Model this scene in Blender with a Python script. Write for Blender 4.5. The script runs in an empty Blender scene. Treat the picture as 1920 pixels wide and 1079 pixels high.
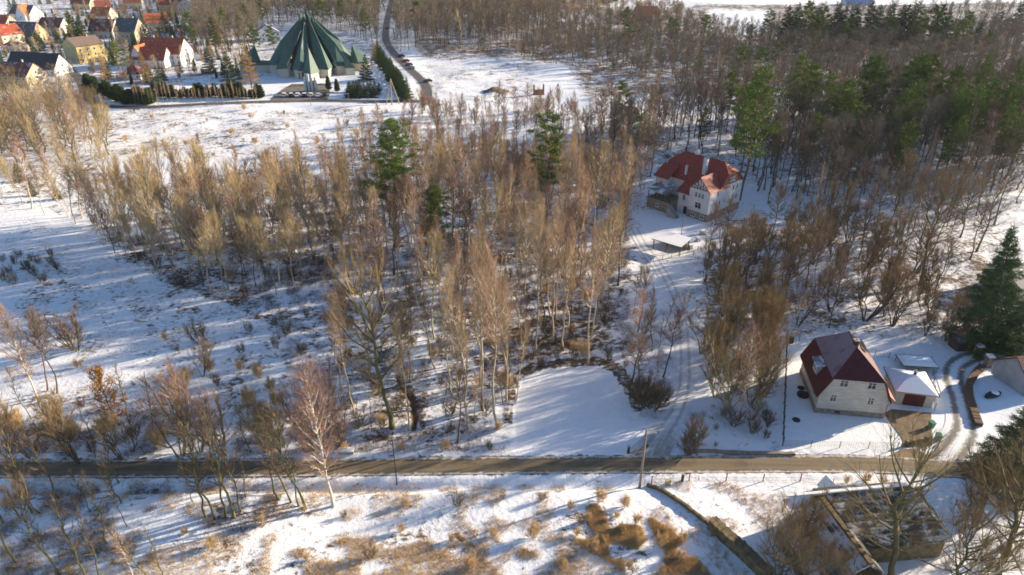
import bpy, math, random
import numpy as np
from math import radians, sin, cos, pi
D = bpy.data
scene = bpy.context.scene
# ------------------------------------------------------------------ camera, sky, sun, exposure
CAM_H, PITCH = 70.0, radians(28.5)
cam = D.objects.new('Camera', D.cameras.new('Camera'))
scene.collection.objects.link(cam)
cam.location = (0, 0, CAM_H)
cam.rotation_euler = (radians(90) - PITCH, 0, 0)
cam.data.lens, cam.data.sensor_width = 24.0, 36.0
cam.data.clip_start, cam.data.clip_end = 0.5, 9000
scene.camera = cam
SUN_EL = radians(16.5)
SUN_AZ = radians(68)                      # compass style: clockwise from +Y
sd = (sin(SUN_AZ) * cos(SUN_EL), cos(SUN_AZ) * cos(SUN_EL), sin(SUN_EL))
world = D.worlds.new("World"); scene.world = world; world.use_nodes = True
wn = world.node_tree; wn.nodes.clear()
sky = wn.nodes.new('ShaderNodeTexSky'); sky.sky_type = 'NISHITA'; sky.sun_disc = False
sky.sun_elevation = SUN_EL; sky.sun_rotation = SUN_AZ; sky.altitude = 300
sky.air_density = 1.0; sky.dust_density = 0.6; sky.ozone_density = 3.0
bg = wn.nodes.new('ShaderNodeBackground'); bg.inputs['Strength'].default_value = 0.085
wo = wn.nodes.new('ShaderNodeOutputWorld')
wn.links.new(sky.outputs[0], bg.inputs[0]); wn.links.new(bg.outputs[0], wo.inputs[0])
sl = D.lights.new('Sun', 'SUN'); sl.energy = 5.0; sl.angle = radians(0.6); sl.color = (1.0, 0.83, 0.61)
sun = D.objects.new('Sun', sl); scene.collection.objects.link(sun)
from mathutils import Vector
sun.rotation_euler = Vector(sd).to_track_quat('Z', 'Y').to_euler()
scene.view_settings.view_transform = 'Standard'; scene.view_settings.look = 'None'
scene.view_settings.gamma = 1.0; scene.view_settings.exposure = 1.25
scene.cycles.max_bounces = 5; scene.cycles.diffuse_bounces = 3
scene.cycles.filter_width = 1.7
scene.cycles.use_adaptive_sampling = True; scene.cycles.adaptive_threshold = 0.01
scene.cycles.use_denoising = True; scene.cycles.denoiser = 'OPENIMAGEDENOISE'; scene.cycles.denoising_prefilter = 'ACCURATE'
scene.cycles.volume_bounces = 1; scene.cycles.volume_step_rate = 4

HAZE = .000035
# ------------------------------------------------------------------ helpers
S_, C_ = sin(PITCH), cos(PITCH)
def G(x, y, z=0.0):
    """point on the plane z that the photograph shows at pixel x, y (1920 wide)"""
    v = (y - 540) / 1280.0; u = (x - 960) / 1280.0
    t = (CAM_H - z) / (S_ + v * C_)
    return (u * t, (C_ - v * S_) * t)
def PX(x, y, z=0.0):
    d = y * C_ + (CAM_H - z) * S_
    return 960 + 1280 * x / d, 540 + 1280 * (-y * S_ + (CAM_H - z) * C_) / d
def HT(yb, yt):
    r = lambda y: (C_ - (y - 540) / 1280 * S_) / (S_ + (y - 540) / 1280 * C_)
    return CAM_H * (1 - r(yb) / r(yt))
rnd = random.Random(7)

def vnoise(x, y, seed=0):
    """smooth value noise on arrays, 0..1"""
    x = np.asarray(x, float); y = np.asarray(y, float)
    xi = np.floor(x).astype(np.int64); yi = np.floor(y).astype(np.int64)
    fx = x - xi; fy = y - yi
    fx = fx * fx * (3 - 2 * fx); fy = fy * fy * (3 - 2 * fy)
    def h(a, b):
        n = (a * 374761393 + b * 668265263 + seed * 982451653) & 0xffffffff
        n = ((n ^ (n >> 13)) * 1274126177) & 0xffffffff
        return ((n ^ (n >> 16)) & 0xffff) / 65535.0
    a = h(xi, yi); b = h(xi + 1, yi); c = h(xi, yi + 1); d = h(xi + 1, yi + 1)
    return a + (b - a) * fx + (c - a) * fy + (a - b - c + d) * fx * fy

def inpoly(px, py, poly):
    px = np.asarray(px, float); py = np.asarray(py, float)
    res = np.zeros(px.shape, bool); n = len(poly)
    for i in range(n):
        x1, y1 = poly[i]; x2, y2 = poly[(i + 1) % n]
        if y1 == y2: continue
        c = ((y1 > py) != (y2 > py)) & (px < (x2 - x1) * (py - y1) / (y2 - y1) + x1)
        res ^= c
    return res

def seg_dist(x, y, pts):
    x = np.asarray(x, float); y = np.asarray(y, float)
    best = np.full(x.shape, 1e9)
    for (x1, y1), (x2, y2) in zip(pts[:-1], pts[1:]):
        dx, dy = x2 - x1, y2 - y1
        t = np.clip(((x - x1) * dx + (y - y1) * dy) / (dx * dx + dy * dy + 1e-9), 0, 1)
        best = np.minimum(best, np.hypot(x - x1 - t * dx, y - y1 - t * dy))
    return best

def smooth(pts, n=8):
    P = [np.array(p, float) for p in pts]; P = [2 * P[0] - P[1]] + P + [2 * P[-1] - P[-2]]
    out = []
    for i in range(1, len(P) - 2):
        for k in range(n):
            t = k / n; a, b, c, d = P[i - 1], P[i], P[i + 1], P[i + 2]
            out.append(tuple(.5 * (2 * b + (c - a) * t + (2 * a - 5 * b + 4 * c - d) * t * t + (3 * b - a - 3 * c + d) * t ** 3)))
    out.append(tuple(P[-2])); return out

def link(o): scene.collection.objects.link(o); return o
def tag(o, label=None, cat=None, group=None, kind=None):
    if label: o['label'] = label
    if cat: o['category'] = cat
    if group: o['group'] = group
    if kind: o['kind'] = kind
    return o
def empty(name, loc, rz=0.0, label=None, cat=None, group=None):
    o = D.objects.new(name, None); o.location = loc; o.rotation_euler = (0, 0, rz); o.empty_display_size = .3
    link(o); return tag(o, label, cat, group)

class MB:
    """collects shapes, builds them as one mesh object"""
    def __init__(s): s.v = []; s.f = []; s.m = []
    def poly(s, pts, m=0):
        n = len(s.v); s.v += [tuple(p) for p in pts]; s.f.append(tuple(range(n, n + len(pts)))); s.m.append(m)
    def mesh(s, vs, fs, m=0):
        n = len(s.v); s.v += [tuple(p) for p in vs]
        for f in fs: s.f.append(tuple(i + n for i in f)); s.m.append(m)
    def box(s, x0, x1, y0, y1, z0, z1, m=0):
        s.mesh([(x0, y0, z0), (x1, y0, z0), (x1, y1, z0), (x0, y1, z0), (x0, y0, z1), (x1, y0, z1), (x1, y1, z1), (x0, y1, z1)],
               [(3, 2, 1, 0), (4, 5, 6, 7), (0, 1, 5, 4), (1, 2, 6, 5), (2, 3, 7, 6), (3, 0, 4, 7)], m)
    def tube(s, pts, rs, n=6, m=0, cap=True):
        P = np.array(pts, float); rings = []
        for i in range(len(P)):
            d = P[min(i + 1, len(P) - 1)] - P[max(i - 1, 0)]; d /= np.linalg.norm(d) + 1e-9
            a = np.cross(d, (0, 0, 1) if abs(d[2]) < .9 else (1, 0, 0)); a /= np.linalg.norm(a); b = np.cross(d, a)
            rings += [tuple(P[i] + rs[i] * (cos(2 * pi * k / n) * a + sin(2 * pi * k / n) * b)) for k in range(n)]
        fs = [(i * n + k, (i + 1) * n + k, (i + 1) * n + (k + 1) % n, i * n + (k + 1) % n) for i in range(len(P) - 1) for k in range(n)]
        if cap: fs += [tuple(range(n)), tuple(range((len(P) - 1) * n, len(P) * n))[::-1]]
        s.mesh(rings, fs, m)
    def beam(s, a, b, w, h, m=0):
        """rectangular bar from a to b"""
        a = np.array(a, float); b = np.array(b, float); d = b - a; d /= np.linalg.norm(d)
        e = np.cross(d, (0, 0, 1) if abs(d[2]) < .95 else (0, 1, 0)); e /= np.linalg.norm(e); u = np.cross(e, d)
        vs = [p + sx * e * w / 2 + sz * u * h / 2 for p in (a, b) for sx, sz in ((-1, -1), (1, -1), (1, 1), (-1, 1))]
        s.mesh(vs, [(0, 1, 2, 3), (7, 6, 5, 4), (0, 4, 5, 1), (1, 5, 6, 2), (2, 6, 7, 3), (3, 7, 4, 0)], m)
    def slab(s, pts, t, m=0, m2=None):
        """polygon in space given a thickness downwards along its normal"""
        P = np.array(pts, float); nrm = np.zeros(3)
        for i in range(len(P)): nrm += np.cross(P[i], P[(i + 1) % len(P)])
        nrm /= np.linalg.norm(nrm)
        if nrm[2] < 0: P = P[::-1]; nrm = -nrm
        n = len(P); Q = P - nrm * t
        s.mesh(list(P) + list(Q), [tuple(range(n))], m)
        k = len(s.v) - 2 * n
        s.f.append(tuple(k + n + i for i in range(n))[::-1]); s.m.append(m if m2 is None else m2)
        for i in range(n):
            j = (i + 1) % n; s.f.append((k + i, k + n + i, k + n + j, k + j)); s.m.append(m if m2 is None else m2)
    def build(s, name, mats, parent=None, smooth=False, loc=None):
        me = D.meshes.new(name); me.from_pydata([tuple(map(float, v)) for v in s.v], [], s.f)
        for mt in (mats if isinstance(mats, (list, tuple)) else [mats]): me.materials.append(mt)
        me.polygons.foreach_set('material_index', s.m)
        if smooth: me.polygons.foreach_set('use_smooth', [True] * len(s.f))
        me.update(); o = D.objects.new(name, me); link(o)
        if parent: o.parent = parent
        if loc: o.location = loc
        return o

def npmesh(name, verts, tris, mats, mi=None, quads=False):
    """fast mesh from arrays"""
    k = tris.shape[1]; me = D.meshes.new(name)
    me.vertices.add(len(verts)); me.vertices.foreach_set('co', np.ascontiguousarray(verts, np.float32).ravel())
    me.loops.add(tris.size); me.loops.foreach_set('vertex_index', np.ascontiguousarray(tris, np.int32).ravel())
    me.polygons.add(len(tris)); me.polygons.foreach_set('loop_start', np.arange(0, tris.size, k, dtype=np.int32))
    me.polygons.foreach_set('loop_total', np.full(len(tris), k, np.int32))
    for m in mats: me.materials.append(m)
    if mi is not None: me.polygons.foreach_set('material_index', np.ascontiguousarray(mi, np.int32))
    me.update(calc_edges=True); me.validate(); return me

# ------------------------------------------------------------------ materials
def nt(name):
    m = D.materials.new(name); m.use_nodes = True; t = m.node_tree
    b = t.nodes['Principled BSDF']; b.inputs['Roughness'].default_value = .85
    b.inputs['Specular IOR Level'].default_value = .25
    return m, t, b
def rgb(c): return (c[0], c[1], c[2], 1)
def node(t, ty, **k):
    n = t.nodes.new(ty)
    for a, v in k.items(): setattr(n, a, v)
    return n
def noise(t, vec, scale, detail=4, rough=.55, dist=0.0):
    n = node(t, 'ShaderNodeTexNoise'); n.inputs['Scale'].default_value = scale; n.inputs['Detail'].default_value = detail
    n.inputs['Roughness'].default_value = rough; n.inputs['Distortion'].default_value = dist
    if vec is not None: t.links.new(vec, n.inputs['Vector'])
    return n.outputs['Fac']
def ramp(t, fac, a, b):
    n = node(t, 'ShaderNodeMapRange'); n.interpolation_type = 'SMOOTHSTEP'
    t.links.new(fac, n.inputs[0]); n.inputs[1].default_value = a; n.inputs[2].default_value = b
    return n.outputs[0]
def mixc(t, fac, a, b):
    n = node(t, 'ShaderNodeMix', data_type='RGBA')
    if isinstance(fac, (int, float)): n.inputs[0].default_value = fac
    else: t.links.new(fac, n.inputs[0])
    for i, c in ((6, a), (7, b)):
        if isinstance(c, tuple): n.inputs[i].default_value = rgb(c)
        else: t.links.new(c, n.inputs[i])
    return n.outputs[2]
def math_(t, op, a, b=None):
    n = node(t, 'ShaderNodeMath', operation=op)
    for i, c in ((0, a), (1, b)):
        if c is None: continue
        if isinstance(c, (int, float)): n.inputs[i].default_value = c
        else: t.links.new(c, n.inputs[i])
    return n.outputs[0]
def bump(t, b, h, strength, dist=.05):
    n = node(t, 'ShaderNodeBump'); n.inputs['Strength'].default_value = strength; n.inputs['Distance'].default_value = dist
    t.links.new(h, n.inputs['Height']); t.links.new(n.outputs[0], b.inputs['Normal'])
def tc(t, out='Object'): return node(t, 'ShaderNodeTexCoord').outputs[out]
def geo_pos(t): return node(t, 'ShaderNodeNewGeometry').outputs['Position']

def simple(name, c, c2=None, scale=2.0, rough=.85, vary=0.0, spec=.25, bmp=0.0):
    """colour broken up by noise, with an optional shift from object to object"""
    m, t, b = nt(name); co = tc(t)
    c2 = c2 or tuple(x * .65 for x in c)
    col = mixc(t, ramp(t, noise(t, co, scale), .3, .72), c, c2)
    if vary:
        r = node(t, 'ShaderNodeObjectInfo').outputs['Random']
        h = node(t, 'ShaderNodeHueSaturation'); t.links.new(col, h.inputs['Color'])
        v = node(t, 'ShaderNodeMapRange'); t.links.new(r, v.inputs[0]); v.inputs[3].default_value = 1 - vary; v.inputs[4].default_value = 1 + vary
        hh = node(t, 'ShaderNodeMapRange'); t.links.new(math_(t, 'FRACT', math_(t, 'MULTIPLY', r, 7.31)), hh.inputs[0])
        hh.inputs[3].default_value = .5 - vary * .05; hh.inputs[4].default_value = .5 + vary * .05
        t.links.new(v.outputs[0], h.inputs['Value']); t.links.new(hh.outputs[0], h.inputs['Hue']); col = h.outputs[0]
    t.links.new(col, b.inputs['Base Color']); b.inputs['Roughness'].default_value = rough
    b.inputs['Specular IOR Level'].default_value = spec
    if bmp: bump(t, b, noise(t, co, scale * 4), bmp)
    return m

def roof_mat(name, c, c2, snow=0.0, rows=3.2, moss=None, spec=.3, thin=1.0):
    m, t, b = nt(name); co = tc(t)
    col = mixc(t, ramp(t, noise(t, co, 1.3, 5), .35, .7), c, c2)
    sep = node(t, 'ShaderNodeSeparateXYZ'); t.links.new(co, sep.inputs[0])
    saw = math_(t, 'FRACT', math_(t, 'MULTIPLY', sep.outputs[2], rows))
    sx = math_(t, 'FRACT', math_(t, 'MULTIPLY', math_(t, 'ADD', sep.outputs[0], sep.outputs[1]), rows * .9))
    line = math_(t, 'MAXIMUM', ramp(t, saw, .8, 1.0), math_(t, 'MULTIPLY', ramp(t, sx, .85, 1.0), .5))
    col = mixc(t, math_(t, 'MULTIPLY', line, .55), col, tuple(x * .4 for x in c))
    if moss: col = mixc(t, ramp(t, noise(t, co, .8, 6), .42, .6), col, moss)
    if snow:
        n1 = noise(t, co, .55, 3, .5); n2 = noise(t, co, 3.5, 4, .6)
        s = math_(t, 'ADD', math_(t, 'ADD', math_(t, 'MULTIPLY', n1, .9), math_(t, 'MULTIPLY', n2, .45)), math_(t, 'MULTIPLY', saw, .12))
        th = .98 - snow * .62
        col = mixc(t, math_(t, 'MULTIPLY', ramp(t, s, th, th + .22), thin), col, (.8, .83, .88))
    t.links.new(col, b.inputs['Base Color']); b.inputs['Roughness'].default_value = .6
    b.inputs['Specular IOR Level'].default_value = spec
    bump(t, b, saw, .5, .04)
    return m

def plain(name, c, rough=.5, metal=0.0, spec=.4):
    m, t, b = nt(name); co = tc(t)
    t.links.new(mixc(t, noise(t, co, 6, 3), tuple(x * .88 for x in c), tuple(min(1, x * 1.08) for x in c)), b.inputs['Base Color'])
    b.inputs['Roughness'].default_value = rough; b.inputs['Metallic'].default_value = metal
    b.inputs['Specular IOR Level'].default_value = spec
    return m

M = {}
M['aspen_bark'] = simple('aspen_bark', (.52, .43, .31), (.32, .26, .18), 1.5, vary=.25)
M['aspen_twig'] = simple('aspen_twig', (.43, .295, .185), (.31, .205, .13), .4, vary=.3)
M['gold_twig'] = simple('gold_twig', (.50, .375, .195), (.38, .275, .14), .4, vary=.25)
M['alder_bark'] = simple('alder_bark', (.13, .10, .075), (.075, .06, .045), 1.5, vary=.25)
M['alder_twig'] = simple('alder_twig', (.25, .17, .115), (.165, .115, .08), .4, vary=.3)
M['grey_twig'] = simple('grey_twig', (.215, .175, .125), (.145, .12, .09), .4, vary=.3)
M['red_twig'] = simple('red_twig', (.39, .25, .175), (.28, .175, .13), .4, vary=.25)
M['moss_bark'] = simple('moss_bark', (.15, .14, .06), (.09, .075, .045), 1.2, vary=.2)
M['oak_twig'] = simple('oak_twig', (.29, .20, .10), (.19, .135, .07), .4, vary=.25)
M['rust_leaf'] = simple('rust_leaf', (.42, .20, .06), (.32, .14, .045), .8, vary=.25)
M['bush_twig'] = simple('bush_twig', (.19, .125, .08), (.11, .075, .05), .5, vary=.35)
M['olive_twig'] = simple('olive_twig', (.33, .235, .095), (.22, .155, .065), .4, vary=.2)
M['pine_bark'] = simple('pine_bark', (.26, .13, .07), (.14, .09, .06), 1.0, vary=.2)
M['pine_needle'] = simple('pine_needle', (.15, .19, .032), (.09, .13, .025), 1.2, vary=.25)
M['spruce_needle'] = simple('spruce_needle', (.055, .10, .028), (.035, .07, .022), 1.2, vary=.25)
M['thuja_needle'] = simple('thuja_needle', (.05, .085, .02), (.03, .06, .015), 1.5, vary=.25)
M['larch_twig'] = simple('larch_twig', (.40, .26, .10), (.30, .18, .07), 1.2, vary=.15)
M['dry_grass'] = simple('dry_grass', (.68, .50, .27), (.48, .33, .17), .08)
M['bramble'] = simple('bramble', (.17, .10, .065), (.09, .055, .04), .12)
# birch bark: white with dark dashes
m, t, b = nt('birch_bark'); co = tc(t)
mp = node(t, 'ShaderNodeMapping'); mp.inputs['Scale'].default_value = (1.5, 1.5, 5); t.links.new(co, mp.inputs[0])
t.links.new(mixc(t, ramp(t, noise(t, mp.outputs[0], 1.6, 5, .6), .53, .62), (.60, .53, .45), (.10, .075, .06)), b.inputs['Base Color']); M['birch_bark'] = m
m, t, b = nt('snow'); co = geo_pos(t)
t.links.new(mixc(t, noise(t, co, 1.2), (.80, .82, .86), (.86, .87, .89)), b.inputs['Base Color']); b.inputs['Roughness'].default_value = .7
bump(t, b, noise(t, co, 1.5, 5), .5, .15); M['snow'] = m

# ------------------------------------------------------------------ ground
ROAD = smooth([G(-400, 870), G(0, 879), G(480, 878), G(960, 873), G(1300, 871), G(1620, 871), G(1790, 880), G(1920, 886), G(2300, 895)], 6)
TRACK = smooth([G(1212, 862), G(1245, 810), G(1272, 765), G(1284, 715), G(1284, 660), G(1280, 610), G(1268, 560), G(1240, 505), G(1208, 462), G(1190, 430)], 6)
LANE = smooth([G(1770, 868), G(1808, 812), G(1803, 760), G(1788, 712), G(1795, 684), G(1832, 668), G(1880, 668), G(1960, 672)], 8)
FARROAD = smooth([G(60, 90), G(110, 118), G(150, 150), G(168, 188), G(235, 202), G(400, 195), G(560, 190), G(700, 191), G(790, 191)], 6)
LANE2 = smooth([G(800, 196), G(797, 160), G(764, 127), G(738, 100), G(724, 76), G(724, 52), G(728, 28), G(733, 8), G(738, -12)], 6)
FIELDWAY = smooth([G(790, 193), G(900, 204), G(1000, 212), G(1130, 222), G(1240, 226)], 5)
FLAT = [(ROAD, 2.6), (TRACK, 2.4), (LANE, 3.2), (FARROAD, 4), (LANE2, 4)]
PADS = [(53.5, 92, 13), (66, 91, 9), (53, 172, 16), (-98, 350, 34), (50, 66, 14)]
def relief(x, y):
    x = np.asarray(x, float); y = np.asarray(y, float)
    z = (vnoise(x / 22, y / 22, 3) - .5) * 1.5 + (vnoise(x / 7, y / 7, 5) - .5) * .5
    z = z * np.clip((y - 40) / 30, 0, 1)
    m = np.ones_like(z)
    for pl, w in FLAT: m *= np.clip((seg_dist(x, y, pl) - w) / 5.0, 0, 1)
    for (cx, cy, r) in PADS: m *= np.clip((np.hypot(x - cx, y - cy) - r) / 8, 0, 1)
    z = z * m
    d = seg_dist(x, y, ROAD); side = (y < np.interp(x, [p[0] for p in ROAD], [p[1] for p in ROAD]))
    xm = np.clip((24 - x) / 6, 0, 1) 
    z = z - .75 * np.exp(-((d - 3.9) / 1.0) ** 2) * side * xm - .05
    z = z + .26 * np.exp(-((d - 2.55) / .5) ** 2) * (.3 + vnoise(x / 1.3, y / 1.3, 15)) * np.clip((seg_dist(x, y, TRACK) - 4) / 3, 0, 1) * np.clip((seg_dist(x, y, LANE) - 5) / 3, 0, 1) * np.clip((64 - np.abs(x + 10)) / 4, 0, 1)
    dc = seg_dist(x, y, DITCH); z = z - .7 * np.exp(-(dc / .55) ** 2)
    for (hx, hy, hr, hh) in HEAPS:
        q = np.hypot((x - hx) / hr, (y - hy) / (hr * .6)); z = z + hh * np.clip(1 - q, 0, 1) * (.7 + .6 * vnoise(x / 1.5, y / 1.5, 9))
    # raised snow lawn beside the track
    return z
DITCH = smooth([G(776, 800), G(777, 770), G(770, 745), G(752, 720), G(745, 700)], 5)
HEAPS = [G(930, 172) + (7, 2.6), G(1210, 186) + (8, 2.0), G(905, 186) + (9, 1.2), G(985, 194) + (7, 1.2), G(1120, 188) + (8, 1.0), G(1655, 600) + (1.0, .0)]
# how much dead grass, litter or soil shows through the snow: pixel-traced zones laid on the ground
BARE = [
    ([(0, 380), (120, 430), (300, 470), (500, 470), (560, 560), (520, 700), (560, 800), (0, 800)], .42),
    ([(130, 430), (330, 450), (560, 430), (700, 420), (700, 520), (480, 590), (330, 540)], .54),
    ([(480, 520), (700, 480), (960, 480), (980, 840), (620, 850), (560, 780), (620, 700), (480, 640)], .49),
    ([(700, 260), (1240, 260), (1240, 480), (1180, 560), (1180, 660), (960, 700), (700, 520), (420, 430), (440, 310)], .52),
    ([(0, 220), (130, 230), (180, 260), (200, 320), (440, 330), (440, 400), (120, 400), (0, 380)], .5),
    ([(1100, 190), (1920, 150), (1920, 370), (1500, 380), (1500, 340), (1230, 350), (1130, 290)], .5),
    ([(1280, 420), (1500, 380), (1920, 370), (1920, 640), (1470, 640), (1310, 620)], .52),
    ([(1820, 300), (1920, 290), (1920, 430), (1820, 400)], .42),
    ([(140, 205), (760, 198), (760, 230), (640, 290), (200, 300)], .47),
    ([(780, 120), (1010, 120), (1020, 190), (800, 190)], .45),
    ([(1010, 120), (1260, 150), (1260, 200), (1010, 190)], .22),
    ([(0, 780), (600, 760), (640, 850), (0, 868)], .42),
    ([(0, 905), (560, 905), (560, 1000), (0, 1079)], .44),
    ([(560, 930), (1060, 930), (1210, 1079), (0, 1079), (0, 1020)], .44),
    ([(800, 915), (1060, 925), (1140, 1079), (800, 1079)], .43),
    ([(1230, 905), (1500, 905), (1480, 1010), (1340, 1010)], .38),
    ([(1060, 930), (1220, 950), (1330, 1079), (1080, 1079)], .46),
    ([(0, -60), (760, -60), (760, 120), (480, 150), (300, 165), (0, 170)], .5),
    ([(760, -60), (1920, -60), (1920, 150), (1100, 190), (1060, 120), (780, 110)], .62),
    ([(960, 10), (1110, 30), (1100, 45), (980, 30)], .05),
    ([(1300, 8), (1920, 5), (1920, -60), (1150, -60), (1150, 20)], .12),
    ([(1330, 20), (1440, 22), (1430, 60), (1370, 75), (1330, 60)], .12),
    ([(975, 700), (1150, 690), (1175, 770), (1200, 850), (960, 850)], .0),
    ([(1470, 640), (1750, 650), (1760, 860), (1470, 850)], .03),
    ([(1210, 405), (1320, 410), (1350, 440), (1290, 490), (1200, 460)], .05),
    ([(1740, 650), (1920, 650), (1920, 860), (1780, 860)], .12),
    ([(960, 850), (1215, 845), (1215, 862), (960, 862)], .12),
]
BARE_LAWN = [(975, 712), (1010, 695), (1060, 690), (1120, 692), (1150, 705), (1170, 740), (1180, 775), (1215, 800), (1210, 850), (960, 850), (962, 800)]
BARE_RIM = [(955, 705), (1000, 678), (1060, 672), (1130, 674), (1172, 694), (1196, 735), (1205, 775), (1170, 790), (1150, 720), (980, 720), (962, 800), (945, 800)]
def bare_at(x, y):
    px, py = PX(x, y)
    wob = (vnoise(x / 4, y / 4, 11) - .5) * 30 * 90 / np.maximum(y, 60); wob2 = (vnoise(x / 4, y / 4, 12) - .5) * 20 * 90 / np.maximum(y, 60)
    a = np.zeros(np.shape(px)); k = 90 / np.maximum(y, 60)
    for ox, oy in ((0, 0), (40, 0), (-40, 0), (0, 22), (0, -22), (24, 14), (-24, -14), (60, 25), (-60, -25)):
        q = np.full(np.shape(px), .3)
        for poly, v in BARE: q = np.where(inpoly(px + wob + ox * k, py + wob2 + oy * k, poly), v, q)
        a = a + q / 9
    rim = inpoly(px + wob * .3, py + wob2 * .3, BARE_RIM); a = np.where(rim, np.maximum(a, .64), a)
    lawn = inpoly(px + wob * .2, py + wob2 * .2, BARE_LAWN); a = np.where(lawn, .14, a)
    yard = inpoly(px, py, [(1468, 640), (1750, 655), (1760, 850), (1468, 838)]); a = np.where(yard, .1, a)
    a = a + (vnoise(x / 9, y / 9, 21) - .5) * .16 * (a > .1)
    d = seg_dist(x, y, ROAD); a = np.maximum(a, .85 * np.clip(1 - (d - 1.6) / .9, 0, 1))
    for pl in (FARROAD, LANE2): a = np.maximum(a, .6 * np.clip(1 - (seg_dist(x, y, pl) - 2.6) / 1.5, 0, 1))
    a = np.maximum(a, .62 * np.clip(1 - np.abs(seg_dist(x, y, FIELDWAY) - 0) / 2.5, 0, 1))
    a = np.maximum(a, 1.0 * np.exp(-(seg_dist(x, y, DITCH) / .5) ** 2))
    for (hx, hy, hr, hh) in HEAPS: a = np.maximum(a, .75 * (np.hypot((x - hx) / hr, (y - hy) / (hr * .6)) < .9) * (hh > 2.2))
    return a
def axis(breaks):
    out = []
    for (a, b, s) in breaks: out += list(np.arange(a, b, s))
    return np.array(out)
gx = axis([(-4000, -800, 400), (-800, -260, 12), (-260, -110, 1.6), (-110, 110, .55), (110, 260, 1.6), (260, 800, 12), (800, 4001, 400)])
gy = axis([(-400, 30, 40), (30, 50, 2), (50, 150, .5), (150, 300, 1.2), (300, 480, 2.5), (480, 800, 8), (800, 5001, 300)])
X, Y = np.meshgrid(gx, gy); Z = relief(X, Y)
Vv = np.stack([X, Y, Z], -1).reshape(-1, 3); nx, ny = len(gx), len(gy)
ii = (np.arange(ny - 1)[:, None] * nx + np.arange(nx - 1)[None, :]).ravel()
F = np.stack([ii, ii + 1, ii + 1 + nx, ii + nx], -1)

m, t, b = nt('snowy_ground'); pos = geo_pos(t)
at = node(t, 'ShaderNodeAttribute', attribute_name='bare').outputs['Fac']
n1 = noise(t, pos, .22, 3, .55, .6); n2 = noise(t, pos, 1.1, 5, .62, .4); n3 = noise(t, pos, 5.0, 3, .6)
mp = node(t, 'ShaderNodeMapping'); mp.inputs['Rotation'].default_value = (0, 0, .25); mp.inputs['Scale'].default_value = (.35, 1.1, 1); t.links.new(pos, mp.inputs[0])
n4 = noise(t, mp.outputs[0], 1.6, 3, .6, .3)
s = math_(t, 'ADD', math_(t, 'MULTIPLY', n1, .30), math_(t, 'MULTIPLY', n2, .40))
s = math_(t, 'ADD', s, math_(t, 'MULTIPLY', n3, .15)); s = math_(t, 'ADD', s, math_(t, 'MULTIPLY', n4, .20))   # about .52 on average
s = math_(t, 'ADD', s, math_(t, 'MULTIPLY', math_(t, 'SUBTRACT', at, .5), .46))
mask = ramp(t, s, .505, .60)
dirt = mixc(t, ramp(t, noise(t, pos, .5, 4), .35, .65), (.17, .105, .055), (.085, .06, .038))
dirt = mixc(t, ramp(t, noise(t, pos, 2.5, 3), .5, .7), dirt, (.30, .19, .09))
snowc = mixc(t, ramp(t, n2, .3, .7), (.86, .87, .90), (.79, .81, .85))
t.links.new(mixc(t, mask, snowc, dirt), b.inputs['Base Color']); b.inputs['Roughness'].default_value = .75
hgt = math_(t, 'ADD', math_(t, 'MULTIPLY', n2, 1.0), math_(t, 'MULTIPLY', n3, .35))
hgt = math_(t, 'MULTIPLY', hgt, math_(t, 'ADD', math_(t, 'MULTIPLY', at, 1.3), .35))
bump(t, b, math_(t, 'ADD', hgt, math_(t, 'MULTIPLY', mask, .12)), .55, .32)
M['ground'] = m
gme = npmesh('ground', Vv, F, [m]); gme.polygons.foreach_set('use_smooth', np.ones(len(F), bool))
A = gme.attributes.new('bare', 'FLOAT', 'POINT'); A.data.foreach_set('value', bare_at(Vv[:, 0], Vv[:, 1]).astype(np.float32))
tag(link(D.objects.new('ground', gme)), 'snow-covered meadow and woodland floor with dead grass showing through', kind='structure')
def gz(x, y): return float(relief(np.array([x]), np.array([y]))[0])

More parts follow.
